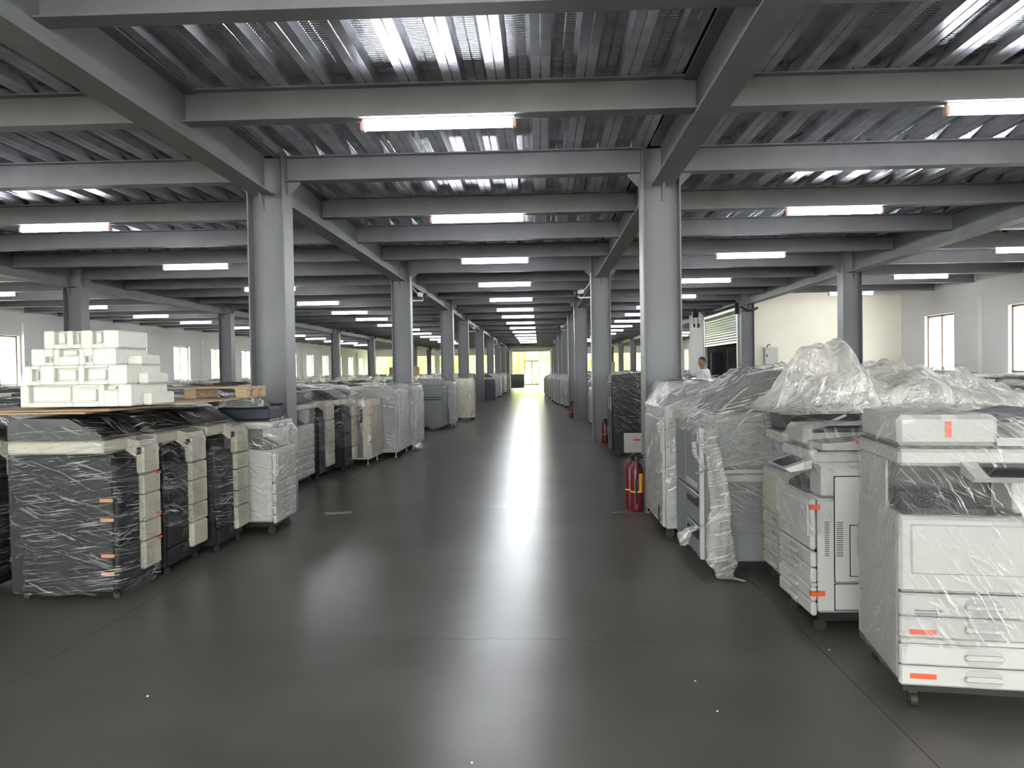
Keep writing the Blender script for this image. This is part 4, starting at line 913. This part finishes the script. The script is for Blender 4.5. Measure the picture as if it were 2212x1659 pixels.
# ------------------------------------------------------------------ people
def person(x,y,rot,lb,H=1.7):
    k=H/1.7
    o=thing('person',(x,y,0),rot,lb,'person')
    J={'pel':(0,0,.92,.14),'waist':(0,0,1.08,.125),'chest':(0,.01,1.28,.15),'neckb':(0,0,1.42,.065),'neck':(0,-.01,1.49,.055),
       'hip1':(.09,0,.88,.095),'kn1':(.1,-.02,.49,.06),'an1':(.1,0,.09,.042),'to1':(.11,-.14,.04,.035),
       'hip2':(-.09,0,.88,.095),'kn2':(-.1,.02,.49,.06),'an2':(-.1,.06,.09,.042),'to2':(-.11,-.08,.04,.035),
       'sh1':(.18,0,1.39,.06),'el1':(.24,.02,1.13,.042),'wr1':(.22,-.14,.94,.03),'sh2':(-.18,0,1.39,.06),'el2':(-.24,.02,1.13,.042),'wr2':(-.22,-.14,.94,.03)}
    E=[('pel','waist'),('waist','chest'),('chest','neckb'),('neckb','neck'),('pel','hip1'),('hip1','kn1'),('kn1','an1'),('an1','to1'),('pel','hip2'),('hip2','kn2'),('kn2','an2'),('an2','to2'),('chest','sh1'),('sh1','el1'),('el1','wr1'),('chest','sh2'),('sh2','el2'),('el2','wr2')]
    for s in (1,-1):
        wn='wr1' if s>0 else 'wr2'; hx,hy,hz=s*.215,-.19,.9
        pn='pa%d'%s; J[pn]=(hx,hy,hz,.027); E.append((wn,pn))
        for q in range(4):
            a='f%d%d'%(s,q); off=(q-1.5)*.02; J[a]=(hx+off*.6,hy-.045,hz-.03+off*.3,.009); J[a+'b']=(hx+off*.6,hy-.06,hz-.07+.006*abs(q-1.4),.008); E+=[(pn,a),(a,a+'b')]
        a='t%d'%s; J[a]=(hx-s*.03,hy-.02,hz+.0,.01); J[a+'b']=(hx-s*.035,hy-.05,hz-.02,.008); E+=[(wn,a),(a,a+'b')]
    def skin(names,edges,name,mats,grow=0,sub=1):
        ix={n:i for i,n in enumerate(names)}; me=bpy.data.meshes.new(name)
        me.from_pydata([tuple(c*k for c in J[n][:3]) for n in names],[(ix[a],ix[b]) for a,b in edges],[])
        ob=put(name,me,o)
        ob.modifiers.new('skin','SKIN'); 
        for i,n in enumerate(names):
            r_=(J[n][3]+grow)*k; me.skin_vertices[0].data[i].radius=(r_,r_*(.75 if n in('pel','waist','chest') else 1))
        me.skin_vertices[0].data[0].use_root=True
        ob.modifiers.new('sub','SUBSURF').levels=sub; ob.modifiers['sub'].render_levels=sub
        me.materials.append(M[mats]); ob.modifiers['skin'].use_smooth_shade=True
        return ob
    skin(list(J),E,'body','skin')
    sn=['waist','chest','neckb','sh1','el1','sh2','el2']; J2=dict(J)
    skin(['chest','waist','pel','neckb','sh1','el1','sh2','el2'],[('pel','waist'),('waist','chest'),('chest','neckb'),('chest','sh1'),('sh1','el1'),('chest','sh2'),('sh2','el2')],'shirt','shirt',.016)
    skin(['pel','hip1','kn1','an1','hip2','kn2','an2'],[('pel','hip1'),('hip1','kn1'),('kn1','an1'),('pel','hip2'),('hip2','kn2'),('kn2','an2')],'trousers','trousers',.014)
    hd=MB(); n,mm=16,12; V=[];F=[]
    def headp(th,ph):
        x_=.074*math.sin(ph)*math.cos(th); y_=.096*math.sin(ph)*math.sin(th); z_=.118*math.cos(ph)
        if z_<-.03: x_*=1-(-.03-z_)*2.2; y_*=1-(-.03-z_)*.6
        if y_<0 and abs(x_)<.02 and -.035<z_<.01: y_-=.014          # nose
        if y_<0 and abs(abs(x_)-.03)<.014 and .0<z_<.03: y_+=.008   # eye sockets
        if y_<0 and abs(x_)<.03 and -.075<z_<-.05: y_-=.004
        return (x_*k,(y_-.015)*k,(1.595+z_)*k)
    for j in range(mm+1):
        for i in range(n): V.append(headp(2*math.pi*i/n,math.pi*j/mm))
    for j in range(mm):
        for i in range(n): F.append((j*n+i,(j+1)*n+i,(j+1)*n+(i+1)%n,j*n+(i+1)%n))
    hd.add(V,F,0,True)
    for s in (-1,1): hd.rbox(min(s*.07,s*.084)*k,max(s*.07,s*.084)*k,-.025*k,.015*k,1.565*k,1.625*k,.006)
    put('head',(hd,[M['skin']]),o)
    hr=MB(); V=[];F=[]
    for j in range(8):
        for i in range(n):
            th=2*math.pi*i/n; ph=min(math.pi*.56,math.pi*.62*j/7) if math.sin(th)>-.3 else math.pi*.33*j/7
            x_,y_,z_=headp(th,ph); c=Vector((0,-.015*k,1.595*k)); p=c+(Vector((x_,y_,z_))-c)*1.09; V.append(p)
    for j in range(7):
        for i in range(n): F.append((j*n+i,(j+1)*n+i,(j+1)*n+(i+1)%n,j*n+(i+1)%n))
    put('hair',(hr.add(V,F,0,True),[M['hair']]),o)
    for s in (-1,1): put('eye',(MB().tube([(s*.03*k,-.098*k,1.61*k),(s*.03*k,-.1*k,1.61*k)],.007,6),[M['black']]),o)
person(3.78,17.75,R(-70),'dark-haired person in a white shirt seen past the nearest right column',1.71)
person(2.72,19.6,R(60),'dark-haired person mostly hidden behind the nearest right column',1.69)

# ------------------------------------------------------------------ scraps on the floor
for i,(x,y) in enumerate([(-1.85,3.45),(.72,3.62),(.75,3.3),(1.45,5.05),(1.5,4.02),(-.28,2.86)]):
    put('foam_crumb',(MB().rbox(-.005,.005,-.004,.004,0,.006,.002),[M['foam']]),None,(x,y,0),i,'tiny white foam crumb lying on the dark floor','crumb','foam crumbs on the floor')
def scrap(x,y,sz,lb,seed):
    V=[];F=[];n=10
    for j in range(n):
        for i in range(n):
            u,v=i/(n-1)-.5,j/(n-1)-.5; V.append((u*sz*1.6,v*sz*.7,.004+.02*abs(noise.noise(Vector((u*6+seed,v*6,seed))))))
    for j in range(n-1):
        for i in range(n-1): a=j*n+i; F.append((a,a+1,a+n+1,a+n))
    put('film_scrap',(MB().add(V,F,0,True),[M['film3']]),None,(x,y,0),.3,lb,'film scrap')
scrap(-2.15,7.95,.18,'small scrap of clear film on the floor by the nearest left column',2)
scrap(.82,7.85,.12,'small film scrap on the floor before the fire extinguishers',5)
